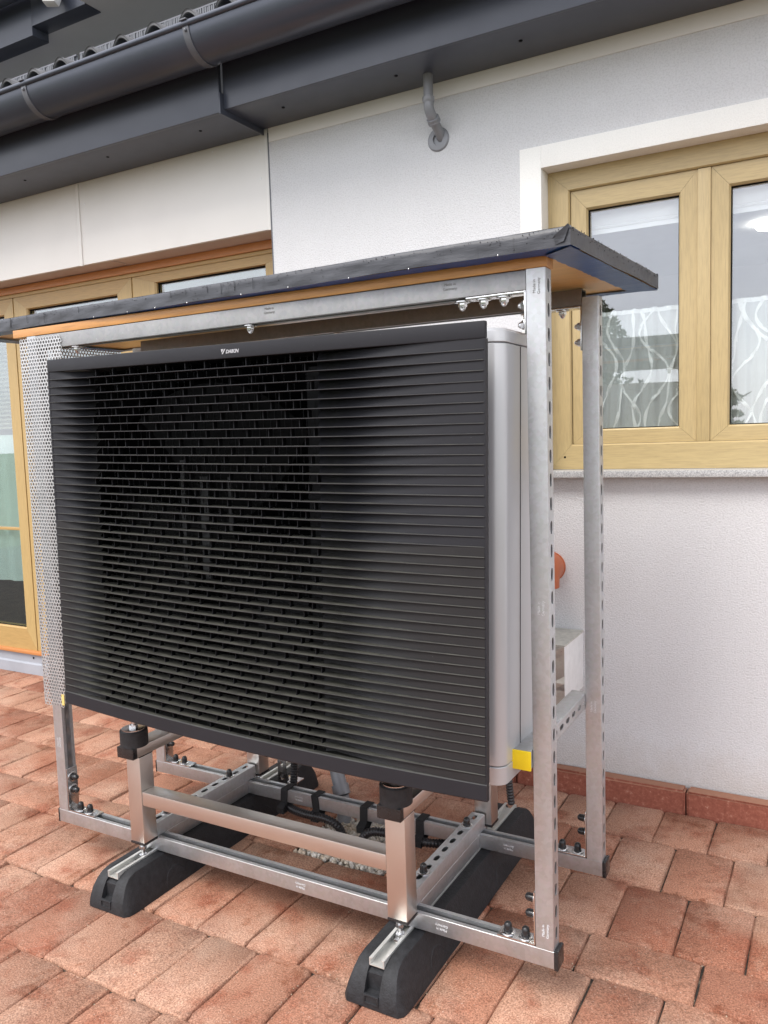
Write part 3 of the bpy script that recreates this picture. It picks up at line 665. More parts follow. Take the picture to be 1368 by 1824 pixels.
def channel(b, axis, t0, t1, u0, v0, open_dir, slots=True):
    """41 x 41 channel along axis; (u,v) are the other two axes in XYZ order; open_dir '+u','-u','+v','-v' is the lipped side"""
    L = t1 - t0; n = max(1, int(L / 0.05)); pitch = 0.05; margin = (L - n * pitch) / 2
    def S(t, u, v): return {'X': (t, u, v), 'Y': (u, t, v), 'Z': (u, v, t)}[axis]
    def loc(t, s_, d):
        # s_: across the web (-A/2..A/2); d: depth from the web (0) to the lips (A)
        if open_dir == '+u': return S(t, u0 + d, v0 + A / 2 + s_)
        if open_dir == '-u': return S(t, u0 + A - d, v0 + A / 2 + s_)
        if open_dir == '+v': return S(t, u0 + A / 2 + s_, v0 + d)
        return S(t, u0 + A / 2 + s_, v0 + A - d)
    def bx(s0, s1, d0, d1, a=t0, c=t1):
        p = [loc(t, s_, d) for t in (a, c) for s_ in (s0, s1) for d in (d0, d1)]
        b.add(p, [(0, 1, 3, 2), (4, 6, 7, 5), (0, 4, 5, 1), (2, 3, 7, 6), (0, 2, 6, 4), (1, 5, 7, 3)])
    h = A / 2; r_ = 0.0030
    # side walls with a rolled corner towards the web
    for sg in (-1, 1):
        pr = [(sg * h, A - 0.0008), (sg * h, r_), (sg * (h - r_ * 0.3), r_ * 0.3), (sg * (h - r_), 0), (sg * (h - r_), TH), (sg * (h - TH), r_), (sg * (h - TH), A - 0.009), (sg * (h - 0.0045), A - 0.009), (sg * (h - 0.0045), A - TH), (sg * (h - 0.0095), A - TH), (sg * (h - 0.0095), A - 0.009), (sg * (h - 0.0115), A - 0.009), (sg * (h - 0.0115), A), (sg * (h - 0.001), A)]
        b.ring([[loc(t, q[0], q[1]) for q in pr] for t in (t0, t1)], True, (True, True))
    if slots:
        if margin > 0.0005: bx(-h + r_, h - r_, 0, TH, t0, t0 + margin); bx(-h + r_, h - r_, 0, TH, t1 - margin, t1)
        holed(b, n, pitch, 0.0145, 0.0066, A - 2 * r_, TH, t0 + margin, lambda t, s_, d: loc(t, s_, d))
    else: bx(-h + r_, h - r_, 0, TH)
    return b
def rail(name, *a, m='galv', **k): return part(name, channel(MB(), *a, **k), m, frame, smooth=28)
zr = 0.100
for y in (YF, YB): rail('base_rail', 'X', XL, XR, y, zr, '+v', slots=False)
for x in (-0.312, -1.148):
    rail('cross_rail', 'Y', YF + 0.001, YB + A, x, zr + A + 0.0005, '-v')
    rail('cross_rail', 'Y', YF + A + 0.001, YB - 0.001, x, zr, '+v', slots=False)
for y in (YF, YB):
    rail('post', 'Z', zr + A + 0.0005, 1.609, XR - A, y, '-u'); rail('post', 'Z', zr + A + 0.0005, 1.609, XL, y, '+u')
    rail('top_rail', 'X', XL + A + 0.0005, XR - A - 0.0005, y, 1.568 if y == YF else 1.5895, '-v', m='galv_shaded')
ZY = 0.551
rail('side_rail', 'Y', 0.168, YB + 0.02, -0.0062, ZY, '-u')
rail('side_rail', 'Y', 0.225, YB - 0.002, XL + 0.0005 + 0.0, 0.551, '+u')
s = MB(); s.box(-0.008, 0.0365, 0.163, 0.1675, ZY - 0.001, ZY + A + 0.001, 0.0015); part('yellow_end_cap', s, 'yellow', frame, label='square yellow plastic end cap')
for y in (YF, YB):
    for x0, x1 in ((XR + 0.0004, XR + 0.010), (XL - 0.004, XL - 0.0004)):
        s = MB(); s.box(x0, x1, y - 0.0015, y + A + 0.0015, zr - 0.0015, zr + A + 0.0015, 0.003); part('end_cap', s, 'cap', frame)
# bolts: washer + black cap / zinc nut
def bolt_mesh(name, m2, capd=True):
    s = MB(); s.lathe((0, 0, 0), (0, 0, 1), [(0.0165, 0), (0.0165, 0.002), (0.0155, 0.0026), (0.011, 0.0026)], 20, 0)
    if capd: s.lathe((0, 0, 0.002), (0, 0, 1), [(0.0105, 0), (0.0105, 0.003), (0.0092, 0.0035), (0.0092, 0.013), (0.0080, 0.0185), (0.0045, 0.0218), (0.0005, 0.0228)], 16, 1)
    else:
        s.lathe((0, 0, 0.002), (0, 0, 1), [(0.0095, 0), (0.0098, 0.0015), (0.0098, 0.0085), (0.0088, 0.010)], 6, 1); s.lathe((0, 0, 0.010), (0, 0, 1), [(0.0075, 0), (0.0066, 0.006), (0.0035, 0.0095), (0.0005, 0.0105)], 12, 1)
    return s.mesh(name, ['zinc', m2])
b_black = bolt_mesh('capped_bolt', 'cap'); b_zinc = bolt_mesh('bolt', 'zinc', False)
UP, DN, LF, RT = (0, 0, 0), (math.pi, 0, 0), (0, -math.pi / 2, 0), (0, math.pi / 2, 0)
def bracket(b, hx0, hx1, y, z, vx, zv0, zv1, th=0.004):
    """angle plate: flat leg hx0..hx1 at height z, upright leg at vx from zv0 to zv1"""
    y0, y1 = y + 0.001, y + 0.040
    b.box(hx0, hx1, y0, y1, z, z + th, 0.0012); b.box(vx, vx + th, y0, y1, zv0, zv1, 0.0012); return b
zt_r = zr + A + 0.0008
for y in (YF, YB):
    yc = y + A / 2
    part('bracket', bracket(MB(), XR - A - 0.092, XR - A - 0.0008, y, zt_r, XR - A - 0.0048, zt_r, zt_r + 0.125), 'zinc', frame)
    for x in (XR - A - 0.072, XR - A - 0.030): put(b_black, 'capped_bolt', frame, (x, yc, zt_r + 0.004), UP)
    for z in (0.205, 0.243): put(b_black, 'capped_bolt', frame, (XR - A - 0.005, yc, z), LF)
    part('bracket', bracket(MB(), XL + A + 0.0008, XL + A + 0.115, y, zt_r, XL + A + 0.0008, zt_r, zt_r + 0.135), 'zinc', frame)
    for x in (XL + A + 0.035, XL + A + 0.076): put(b_black, 'capped_bolt', frame, (x, yc, zt_r + 0.004), UP)
    for z in (0.206, 0.247): put(b_black, 'capped_bolt', frame, (XL + A + 0.005, yc, z), RT)
    zt2 = 1.5672 if y == YF else 1.5887
    part('bracket', bracket(MB(), XR - A - 0.135, XR - A - 0.0008, y, zt2 - 0.0042, XR - A - 0.0050, 1.478, zt2), 'zinc', frame)
    for x in (-0.115, -0.066, -0.020): put(b_zinc, 'bolt', frame, (x, yc, zt2 - 0.0045), DN)
    for z in (1.500, 1.540): put(b_zinc, 'bolt', frame, (XR - A - 0.0052, yc, z), LF)
    for x in (-0.697, -1.332): put(b_zinc, 'bolt', frame, (x, yc, zt2 - 0.0002), DN)
zc = zr + 2 * A + 0.0006
for x, ys in ((-0.2915, (0.283, 0.556)), (-1.1275, (0.245, 0.530))):
    for y in ys: put(b_black, 'capped_bolt', frame, (x, y, zc), UP)
# stamped words on the channels
def stamp(lines, size, loc, rot, m='stamp', sp=1.1):
    cu = bpy.data.curves.new('stamp', 'FONT'); cu.body = '\n'.join(lines); cu.size = size; cu.extrude = 0.0002; cu.space_line = sp; cu.align_x = 'CENTER'; cu.align_y = 'CENTER'
    to = bpy.data.objects.new('stamp', cu); C.objects.link(to); dg = bpy.context.evaluated_depsgraph_get()
    me = bpy.data.meshes.new_from_object(to.evaluated_get(dg)); bpy.data.objects.remove(to); me.materials.clear(); me.materials.append(M[m]); return me
mg = stamp(['Made in', 'Germany'], 0.0088, 0, 0); mgd = stamp(['Made in', 'Germany'], 0.0088, 0, 0, 'stampdark')
FR = (R(90), 0, 0); FRV = (R(90), R(-90), 0); FRU = (R(90), R(180), 0)
xp = XR - A / 2
put(mgd, 'stamp', frame, (xp + 0.002, YF - 0.0004, 1.573), FRV)
for z in (0.905, 0.185): put(mg, 'stamp', frame, (xp + 0.002, YF - 0.0004, z), FRV)
for z in (1.46, 0.56): put(mg, 'stamp', frame, (xp, YB - 0.0004, z), FRV)
put(mgd, 'stamp', frame, (-0.135, YF - 0.0004, 1.594), FR); put(mgd, 'stamp', frame, (-0.62, YF - 0.0004, 1.594), FR)
for x in (-0.195, -0.60): put(mg, 'stamp', frame, (x, YF - 0.0004, zr + 0.021), FRU)
for x in (-0.185, -0.90): put(mg, 'stamp', frame, (x, YB - 0.0004, zr + 0.021), FRU)
put(mg, 'stamp', frame, (XL + A / 2, YF - 0.0004, 0.36), FRV)

# perforated sheet on the left end of the frame
def perforated(P, w_, h_, keep=lambda u, v: True, pitch=0.0118, hr=0.0043, th=0.0012):
    b = MB(); rs = pitch * math.sqrt(3) / 2; R6 = pitch / math.sqrt(3); nr = int(h_ / rs)
    for j in range(nr):
        v = j * rs + rs / 2; nx = int(w_ / pitch)
        for i in range(nx):
            u = (i + 0.5 + (0.5 if j % 2 else 0)) * pitch
            if u > w_ or not keep(u, v): continue
            hx = [(u + R6 * math.cos(R(30 + 60 * k)), v + R6 * math.sin(R(30 + 60 * k))) for k in range(6)]
            ho = [(u + hr * math.cos(R(30 + 30 * k)), v + hr * math.sin(R(30 + 30 * k))) for k in range(12)]
            vs = [P(*q, 0) for q in hx] + [P(*q, 0) for q in ho] + [P(*q, th) for q in ho]; fs = []
            for k in range(6):
                k2 = (k + 1) % 6; a_, b_, c_ = 6 + 2 * k, 6 + 2 * k + 1, 6 + (2 * k + 2) % 12
                fs += [(k, k2, c_), (k, c_, b_), (k, b_, a_)]
            for k in range(12): fs.append((6 + k, 6 + (k + 1) % 12, 18 + (k + 1) % 12, 18 + k))
            b.add(vs, fs)
    return b
PZ0, PZ1 = 0.478, 1.609
def Pf(u, v, d):
    # front strip curls round a soft bend into the side
    x = -1.370 - u; bend = -1.545; r_ = 0.028
    if x > bend: return (x, YF - 0.0035 + d, PZ0 + v)
    a = (bend - x) / r_
    if a < math.pi / 2: return (bend - (r_ - d) * math.sin(a), YF - 0.0035 + r_ - (r_ - d) * math.cos(a), PZ0 + v)
    return (bend - r_ + d, YF - 0.0035 + r_ + (bend - x - r_ * math.pi / 2), PZ0 + v)
HP = PZ1 - PZ0
sheet = perforated(Pf, 0.60, HP, lambda u, v: u > 0.090 * (1 - v / HP))
part('perforated_sheet', sheet, 'perf', frame, smooth=25)
s = MB(); s.box(-1.472, -1.4605, YF - 0.0062, YF - 0.0048, 0.486, 0.520); part('tape', s, 'tape', frame)

# ------------------------------------------------------------------ canopy lid on the frame
lid = thing('canopy_lid', 'flat varnished wood lid wrapped in dark grey tarp with blue lining', 'canopy', (0.147, 0.119, 1.633))
lid['_local'] = 1; lid.rotation_euler = (0, 0.0035, R(-2.2))
LW, LD, LT = 2.02, 0.625, 0.036
s = MB(); s.box(-LW + 0.006, -0.006, 0.006, LD - 0.006, 0.0006, 0.020, 0.001); part('board', s, 'board', lid)
lrn = random.Random(31)
def skirt(b, p0, p1, nrm, n, h=LT, amp=0.0022):
    p0, p1, nrm = Vector(p0), Vector(p1), Vector(nrm); rowsn = 6; vs = []; L = (p1 - p0).length; ph = [lrn.uniform(0, 6) for _ in range(5)]
    for k in range(rowsn + 1):
        for j in range(n + 1):
            t = j / n; q = p0 + (p1 - p0) * t; zz = -0.0015 + (h + 0.0015) * k / rowsn; env = min(1, min(t, 1 - t) * 14)
            d = amp * (math.sin(t * L * 23 + ph[0] + k * 0.5) * 0.5 + math.sin(t * L * 57 + ph[1] - k * 0.8) * 0.3 + lrn.gauss(0, 0.12)) * env * math.sin(math.pi * min(0.85, k / rowsn + 0.12))
            if k == rowsn: q = q - nrm * 0.0045
            zz += 0.0012 * math.sin(t * L * 11 + ph[2]) * (1 if k < rowsn else 0.6)
            vs.append(q + nrm * d + Vector((0, 0, zz)))
    b.add(vs, [(k * (n + 1) + j, k * (n + 1) + j + 1, (k + 1) * (n + 1) + j + 1, (k + 1) * (n + 1) + j) for k in range(rowsn) for j in range(n)]); return b
s = MB(); skirt(s, (-LW, 0, 0), (0, 0, 0), (0, -1, 0), 150); skirt(s, (0, 0, 0), (0, LD, 0), (1, 0, 0), 60, 0.036); skirt(s, (-LW, LD, 0), (0, LD, 0), (0, 1, 0), 60); skirt(s, (-LW, 0, 0), (-LW, LD, 0), (-1, 0, 0), 40)
nx, ny = 80, 16; vs = []
for k in range(ny + 1):
    for j in range(nx + 1):
        u, v = j / nx, k / ny; vs.append((-LW + 0.004 + (LW - 0.008) * u, 0.004 + (LD - 0.008) * v, LT - 0.0006 + 0.0016 * math.sin(u * 37 + v * 5) * math.sin(math.pi * v) * math.sin(math.pi * u)))
s.add(vs, [(k * (nx + 1) + j, k * (nx + 1) + j + 1, (k + 1) * (nx + 1) + j + 1, (k + 1) * (nx + 1) + j) for k in range(ny) for j in range(nx)])
# folded corner and dent at the front right
s.add([(-0.0305, -0.0012, 0.0015), (-0.0005, -0.0030, 0.035), (-0.0300, -0.0055, 0.019), (-0.004, -0.0050, 0.0372), (-0.036, -0.0015, 0.0125), (-0.002, -0.0012, 0.0395), (-0.012, -0.004, 0.006)], [(0, 2, 3), (2, 4, 5, 3), (0, 3, 1), (0, 1, 6)])
part('tarp', s, 'tarp', lid, smooth=60)
s = MB()
def strip(a, b_, c, d, n):
    vs = []
    for j in range(n + 1):
        t = j / n
        for e0, e1, w_ in ((a, b_, 0), (c, d, 1)):
            q = Vector(e0) + (Vector(e1) - Vector(e0)) * t; vs.append((q.x + lrn.gauss(0, 0.0008), q.y + lrn.gauss(0, 0.0008) * w_, q.z + lrn.gauss(0, 0.0006) * w_))
    s.add(vs, [(2 * j, 2 * j + 1, 2 * j + 3, 2 * j + 2) for j in range(n)])
zb = -0.0016
strip((-LW, 0, zb), (0, 0, zb), (-LW, 0.056, zb - 0.0005), (0, 0.056, zb - 0.0005), 90)
strip((-LW, LD, zb - 0.0012), (0, LD, zb - 0.0012), (-LW, LD - 0.038, zb - 0.0016), (0, LD - 0.038, zb - 0.0016), 90)
strip((0, 0.0, zb - 0.003), (0, LD, zb - 0.003), (-0.070, 0.045, zb - 0.0034), (-0.066, LD - 0.02, zb - 0.0034), 40)
strip((-LW, 0.0, zb - 0.003), (-LW, LD, zb - 0.003), (-LW + 0.07, 0.045, zb - 0.0034), (-LW + 0.07, LD - 0.02, zb - 0.0034), 40)
part('tarp_lining', s, 'blue', lid, smooth=60)
s = MB()
for i in range(300):
    edge = lrn.random(); u = -LW * lrn.random() ** 1.2
    zz = LT - abs(lrn.gauss(0, 0.007)) - 0.002 if edge < 0.8 else lrn.uniform(0.004, LT - 0.004); r_ = lrn.uniform(0.0005, 0.0013)
    s.add([(u + r_ * v.x, -0.0014 + r_ * 0.6 * v.y, zz + r_ * 1.2 * v.z) for v in iv_], if_)
for i in range(110):
    v_ = LD * lrn.random(); zz = LT - abs(lrn.gauss(0, 0.008)) - 0.002; r_ = lrn.uniform(0.0006, 0.0016); s.add([(0.0014 + r_ * 0.6 * v.x, v_ + r_ * v.y, zz + r_ * 1.2 * v.z) for v in iv_], if_)
for i in range(11):       # runs of water
    u = -lrn.uniform(0.5, 1.75); h_ = lrn.uniform(0.012, 0.030); s.tube([(u, -0.0020, LT - 0.003), (u + 0.0008, -0.0024, LT - 0.003 - h_ * 0.5), (u, -0.0020, LT - 0.003 - h_)], 0.0007, 6)
part('water_drops', s, 'drop', lid, smooth=60, kind='stuff')
s = MB()
for u in (-0.155, -0.36, -0.515, -0.68, -0.83, -1.02, -1.13, -1.24, -1.36): s.lathe((u + lrn.gauss(0, 0.004), -0.0015, -0.0012), (0, 0, -1), [(0.0006, -0.0015), (0.0014, 0), (0.0014, 0.001), (0.0006, 0.0025)], 8)
part('hanging_drops', s, 'zinc', lid, smooth=60, kind='stuff')
for o in list(lid.children):
    for v in o.data.vertices: v.co.x += 0.022 * max(0, v.co.y) / LD     # the lid is not quite square
def lid_batten(x0, x1, y0, y1):
    s = MB(); s.box(x0, x1, y0, y1, 1.6098, 1.6325, 0.001); o = part('batten', s, 'batten'); o.parent = lid
    mt = (Matrix.Translation(lid.location) @ lid.rotation_euler.to_matrix().to_4x4()).inverted(); o.data.transform(mt); return o
lid_batten(-1.585, XR + 0.004, YF - 0.001, YF + A)

# ------------------------------------------------------------------ stainless stand
stand = thing('steel_stand', 'brushed stainless steel stand with four legs under the heat pump', 'stand', (-0.70, 0.40, 0.10))
LX = ((-1.146, -1.094), (-0.306, -0.253)); LY = ((0.120, 0.171), (0.645, 0.697))
for x0, x1 in LX:
    for y0, y1 in LY:
        s = MB(); s.box(x0, x1, y0, y1, 0.150, 0.4015, 0.003); lg = part('leg', s, 'steel', stand)
        s = MB(); s.box(x0 - 0.0008, x1 + 0.0008, y0 - 0.0008, y1 + 0.0008, 0.1435, 0.1498, 0.0015); part('foot_plug', s, 'cap', lg)
        s = MB(); s.box(x0 - 0.0005, x1 + 0.0005, y0 - 0.0005, y1 + 0.0005, 0.4016, 0.4055, 0.001); part('top_plug', s, 'cap', lg)
        xc, yc = (x0 + x1) / 2 - 0.008, (y0 + y1) / 2
        s = MB(); s.tube([(xc, yc, 0.094), (xc, yc, 0.1435)], 0.0058, 14); s.lathe((xc, yc, 0.0885), (0, 0, 1), [(0.021, 0), (0.021, 0.003), (0.019, 0.004), (0.008, 0.004)], 28); s.lathe((xc, yc, 0.0927), (0, 0, 1), [(0.0115, 0), (0.012, 0.001), (0.012, 0.009), (0.0105, 0.010)], 6); s.lathe((xc, yc, 0.118), (0, 0, 1), [(0.0105, 0), (0.0105, 0.008)], 6)
        part('levelling_bolt', s, 'zinc', lg)
    xc = (x0 + x1) / 2
    s = MB(); s.box(xc - 0.030, xc + 0.030, 0.099, 0.735, 0.406, 0.435, 0.002); bm_ = part('top_beam', s, 'steel', stand)
    s = MB(); s.box(xc - 0.031, xc + 0.031, 0.0935, 0.0985, 0.405, 0.436, 0.0015); s.box(xc - 0.0308, xc + 0.0308, 0.0985, 0.110, 0.4052, 0.4358, 0.001); part('end_cap', s, 'cap', bm_)
    for yb in (0.128, 0.55):
        s = MB(); s.lathe((xc + 0.002, yb, 0.4352), (0, 0, 1), [(0.0375, 0), (0.0385, 0.001), (0.0385, 0.044), (0.036, 0.046)], 32, 0); s.lathe((xc + 0.002, yb, 0.4812), (0, 0, 1), [(0.033, 0), (0.033, 0.003), (0.03, 0.0035)], 28, 1); s.lathe((xc + 0.002, yb, 0.4845), (0, 0, 1), [(0.012, 0), (0.012, 0.009)], 6, 1); s.tube([(xc + 0.002, yb, 0.48), (xc + 0.002, yb, 0.527)], 0.006, 12, 1)
        part('rubber_buffer', s, ['rubber', 'zinc'], stand)
s = MB(); s.box(LX[0][1] + 0.0004, LX[1][0] - 0.0004, 0.1215, 0.169, 0.2625, 0.3030, 0.0035); part('front_beam', s, 'steel', stand)
s = MB(); s.box(LX[0][1] + 0.0004, LX[1][0] - 0.0004, 0.649, 0.694, 0.2625, 0.3030, 0.0035); part('rear_beam', s, 'steel', stand)

# ------------------------------------------------------------------ rubber feet
def foot(xc, label):
    t = thing('rubber_foot', label, 'rubber foot', (xc, 0.005, 0), 'black rubber mounting feet')
    L = 0.945; b = MB(); gw = 0.0195; loops = []
    st = [(0.000, 0.052, 0.050, 0.002, 0.010, 0.030), (0.002, 0.066, 0.062, 0.0, 0.030, 0.030), (0.012, 0.076, 0.060, 0.0, 0.056, 0.030), (0.024, 0.079, 0.055, 0.0, 0.076, 0.032), (0.0245, 0.079, 0.055, 0.0, 0.0765, 0.070),
          (0.040, 0.080, 0.052, 0.0, 0.090, 0.076), (0.065, 0.080, 0.050, 0.0, 0.097, 0.082), (0.15, 0.080, 0.050, 0.0, 0.097, 0.082)]
    st = st + [(L - y, *r) for y, *r in reversed(st)]
    for y, hb, ht, z0, h, gz in st:
        gz = min(gz, h - 0.001)
        loops.append([(xc + q[0], 0.005 + y, q[1]) for q in [(-hb, z0), (-hb, z0 + 0.01), (-(hb * 0.35 + ht * 0.65), z0 + (h - z0) * 0.72), (-ht, h - 0.002), (-ht + 0.004, h), (-gw - 0.002, h), (-gw, h - 0.001), (-gw, gz), (gw, gz), (gw, h - 0.001), (gw + 0.002, h), (ht - 0.004, h), (ht, h - 0.002), (hb * 0.35 + ht * 0.65, z0 + (h - z0) * 0.72), (hb, z0 + 0.01), (hb, z0)]])
    b.ring(loops, True, (True, True)); part('base', b, 'rubber', t, smooth=32)
    s = MB(); y0, y1 = 0.036, 0.90; z0 = 0.0838
    s.box(xc - 0.0192, xc + 0.0192, y0, y1, z0 - 0.001, z0 + 0.0012)
    for sg in (-1, 1):
        a, c = sorted((sg * 0.0192, sg * 0.0170)); s.box(xc + a, xc + c, y0, y1, z0 + 0.0012, z0 + 0.0155); a, c = sorted((sg * 0.0192, sg * 0.0115)); s.box(xc + a, xc + c, y0, y1, z0 + 0.0155, z0 + 0.0172)
    part('channel', s, 'alu', t)
    s = MB()
    for a, c, d, e in ((-0.017, 0.017, 0.012, 0.016), (-0.017, 0.017, 0.030, 0.034), (-0.019, -0.015, 0.012, 0.034), (0.015, 0.019, 0.012, 0.034)): s.box(xc + a, xc + c, 0.0035, 0.012, d, e, 0.001)
    part('moulded_box', s, 'rubber', t)
    for sg in (-1, 1):
        for yy in (0.20, 0.62):
            s = MB(); n = 10; vs = []
            for k in range(n + 1):
                a = math.pi * k / n; vs += [(xc + sg * (0.0803 - 0.012 * math.sin(a) - 0.004), yy + 0.045 * math.cos(a), 0.012 + 0.045 * math.sin(a)), (xc + sg * (0.0835 - 0.012 * math.sin(a) - 0.004), yy + 0.040 * math.cos(a), 0.012 + 0.040 * math.sin(a))]
            s.add(vs, [(2 * k, 2 * k + 1, 2 * k + 3, 2 * k + 2) for k in range(n)]); part('moulded_ridge', s, 'rubber', t)
foot(-1.133, 'left black rubber foot under the stand, the one farther from the window')
foot(-0.290, 'right black rubber foot under the stand, below the tall slotted posts')

# ------------------------------------------------------------------ hoses, straps, drain under the unit
def smooth_path(pts, n=14):
    pts = [Vector(p) for p in pts]; P = [pts[0] * 2 - pts[1]] + pts + [pts[-1] * 2 - pts[-2]]; o = []
    for i in range(1, len(P) - 2):
        for k in range(n):
            t = k / n; a, b, c, d = P[i - 1], P[i], P[i + 1], P[i + 2]
            o.append(0.5 * ((2 * b) + (c - a) * t + (2 * a - 5 * b + 4 * c - d) * t * t + (3 * b - a - 3 * c + d) * t ** 3))
    o.append(pts[-1]); return o
def hose(pts, r, label, nm='corrugated_hose'):
    ps = smooth_path(pts, 40); L = sum((ps[i + 1] - ps[i]).length for i in range(len(ps) - 1)); n = int(L / 0.0022); q = [ps[0]]; acc = 0; step = L / n
    for i in range(len(ps) - 1):
        d = ps[i + 1] - ps[i]; l = d.length; t = step - acc
        while t <= l + 1e-9: q.append(ps[i] + d * (t / l)); t += step
        acc = l - (t - step)
    s = MB(); s.tube(q, [r * (1.0, 0.98, 0.84, 0.84)[k % 4] for k in range(len(q))], 12)
    return tag(part(nm, s, 'hose', None, smooth=50), label, 'hose', 'black corrugated hoses under the unit')
hose([(-0.985, 0.70, 0.49), (-0.985, 0.70, 0.30), (-0.985, 0.695, 0.17), (-0.975, 0.665, 0.09), (-0.95, 0.612, 0.080), (-0.88, 0.586, 0.083), (-0.80, 0.587, 0.083), (-0.762, 0.596, 0.068), (-0.748, 0.612, 0.035), (-0.746, 0.622, -0.02)], 0.0138, 'black corrugated hose on the left, dropping into the gravel')
hose([(-0.655, 0.578, -0.02), (-0.652, 0.574, 0.03), (-0.640, 0.573, 0.068), (-0.60, 0.580, 0.085), (-0.50, 0.590, 0.083), (-0.42, 0.600, 0.080), (-0.36, 0.66, 0.075), (-0.33, 0.74, 0.10), (-0.315, 0.78, 0.14)], 0.0138, 'black corrugated hose on the right, leaving the gravel along the rear rail')
hose([(-0.212, 0.675, 0.50), (-0.212, 0.675, 0.33), (-0.205, 0.68, 0.21)], 0.011, 'short black hose hanging at the right rear leg of the stand')
for i, (x, l) in enumerate(((-0.958, 'first black hook and loop strap from the left on the rear rail'), (-0.835, 'black strap on the rear rail left of the gravel, around the hose end'), (-0.656, 'black strap on the rear rail directly above the gravel'), (-0.462, 'black strap on the rear rail between right leg and cross rail'))):
    s = MB(); w_ = 0.013; y0, y1, z0, z1 = YB - 0.003, YB + A + 0.002, 0.068, zr + A + 0.003; bot = YB - 0.022
    prof = [(y0, z1), (y1, z1), (y1, zr - 0.004), (YB + 0.01, z0), (bot, z0), (bot - 0.002, z0 + 0.02), (y0, zr - 0.001)]
    inn = [(y0 + 0.0022, z1 - 0.0022), (y1 - 0.0022, z1 - 0.0022), (y1 - 0.0022, zr - 0.003), (YB + 0.01, z0 + 0.0025), (bot + 0.002, z0 + 0.0025), (bot + 0.0005, z0 + 0.019), (y0 + 0.0022, zr - 0.0005)]
    n = len(prof); vs = []; tilt = (0.02, -0.03, 0.01, 0.0)[i]
    for xx in (-w_, w_):
        for pr in (prof, inn): vs += [(x + xx + (z - 0.12) * tilt * 4, y, z) for y, z in pr]
    fs = []
    for k in range(n):
        j = (k + 1) % n; fs += [(k, j, 2 * n + j, 2 * n + k), (n + k, 3 * n + k, 3 * n + j, n + j), (k, n + k, n + j, j), (2 * n + k, 2 * n + j, 3 * n + j, 3 * n + k)]
    s.add(vs, fs); tag(part('cable_strap', s, 'strap', None, smooth=30), l, 'strap', 'straps on the rear base rail')
dr = thing('drain_pipe', 'grey plastic drain pipe with elbow below the unit behind the rear rail', 'pipe', (-0.84, 0.76, 0))
s = MB(); s.tube(smooth_path([(-0.872, 0.775, 0.50), (-0.872, 0.775, 0.22), (-0.862, 0.768, 0.16), (-0.835, 0.750, 0.105)], 6), 0.0235, 18); part('tube', s, 'pipe', dr)
s = MB(); s.tube([(-0.842, 0.754, 0.118), (-0.829, 0.745, 0.088)], 0.029, 20); s.tube(smooth_path([(-0.829, 0.745, 0.088), (-0.820, 0.740, 0.045), (-0.820, 0.740, -0.005)], 5), 0.0235, 18); part('socket', s, 'pipe', dr)
la = thing('angle_bracket', 'slotted zinc angle bracket behind the left rear leg of the stand', 'bracket', (-1.04, 0.70, 0.1))
s = MB(); holed(s, 6, 0.045, 0.010, 0.0055, 0.035, 0.003, 0.105, lambda t, u, d: (-1.045 + u, 0.705 + d, t)); part('upright', s, 'zinc', la)
s = MB(); s.box(-1.063, -1.000, 0.705, 0.770, 0.1015, 0.105, 0.001); part('flat_leg', s, 'zinc', la)
put(b_black, 'capped_bolt', la, (-1.046, 0.728, 0.105), UP)

# ------------------------------------------------------------------ heat pump
hp = thing('heat_pump', 'silver and charcoal heat pump with a wide black louvred front grille', 'heat pump', (0, 0, 0.5))
hp.rotation_euler = (0, 0.01718, -0.0228); hp['_local'] = 1
W = 1.270; ZB, ZT = 0.043, 0.989
# case: rounded vertical corners, lid and base tray
def rrect(x0, x1, y0, y1, r, n=6):
    p = []
    for cx, cy, a0 in ((x1 - r, y0 + r, -90), (x1 - r, y1 - r, 0), (x0 + r, y1 - r, 90), (x0 + r, y0 + r, 180)):
        for k in range(n + 1): a = R(a0 + 90 * k / n); p.append((cx + r * math.cos(a), cy + r * math.sin(a)))
    return p
CX0, CX1, CY0, CY1 = -1.245, -0.010, 0.112, 0.425
def shell(z0, z1, ins=0.0, top=False):
    b = MB(); lo = []
    pr = lambda i, z: [(x, y, z) for x, y in rrect(CX0 + i, CX1 - i, CY0 + i, CY1 - i, 0.028)]
    lo = [pr(ins + 0.0015, z0), pr(ins, z0 + 0.0015), pr(ins, z1 - (0.006 if top else 0.0015)), pr(ins + (0.006 if top else 0.0015), z1)]
    return b.ring(lo, True, (True, True))
part('case', shell(0.068, 0.959), 'case', hp); part('lid', shell(0.9605, 0.9890, -0.0012, True), 'case', hp); part('base_tray', shell(0.026, 0.0665, -0.0008), 'case', hp)
s = MB(); s.box(CX1 - 0.0006, CX1 + 0.0008, 0.208, 0.2105, 0.07, 0.957); s.box(CX1 - 0.0006, CX1 + 0.0010, 0.30, 0.301, 0.07, 0.957); part('panel_joint', s, 'innergrey', hp)
for x in (-1.12, -0.275): s = MB(); s.box(x - 0.05, x + 0.05, 0.10, 0.60, -0.006, 0.0255, 0.002); part('mounting_foot', s, 'dark', hp)
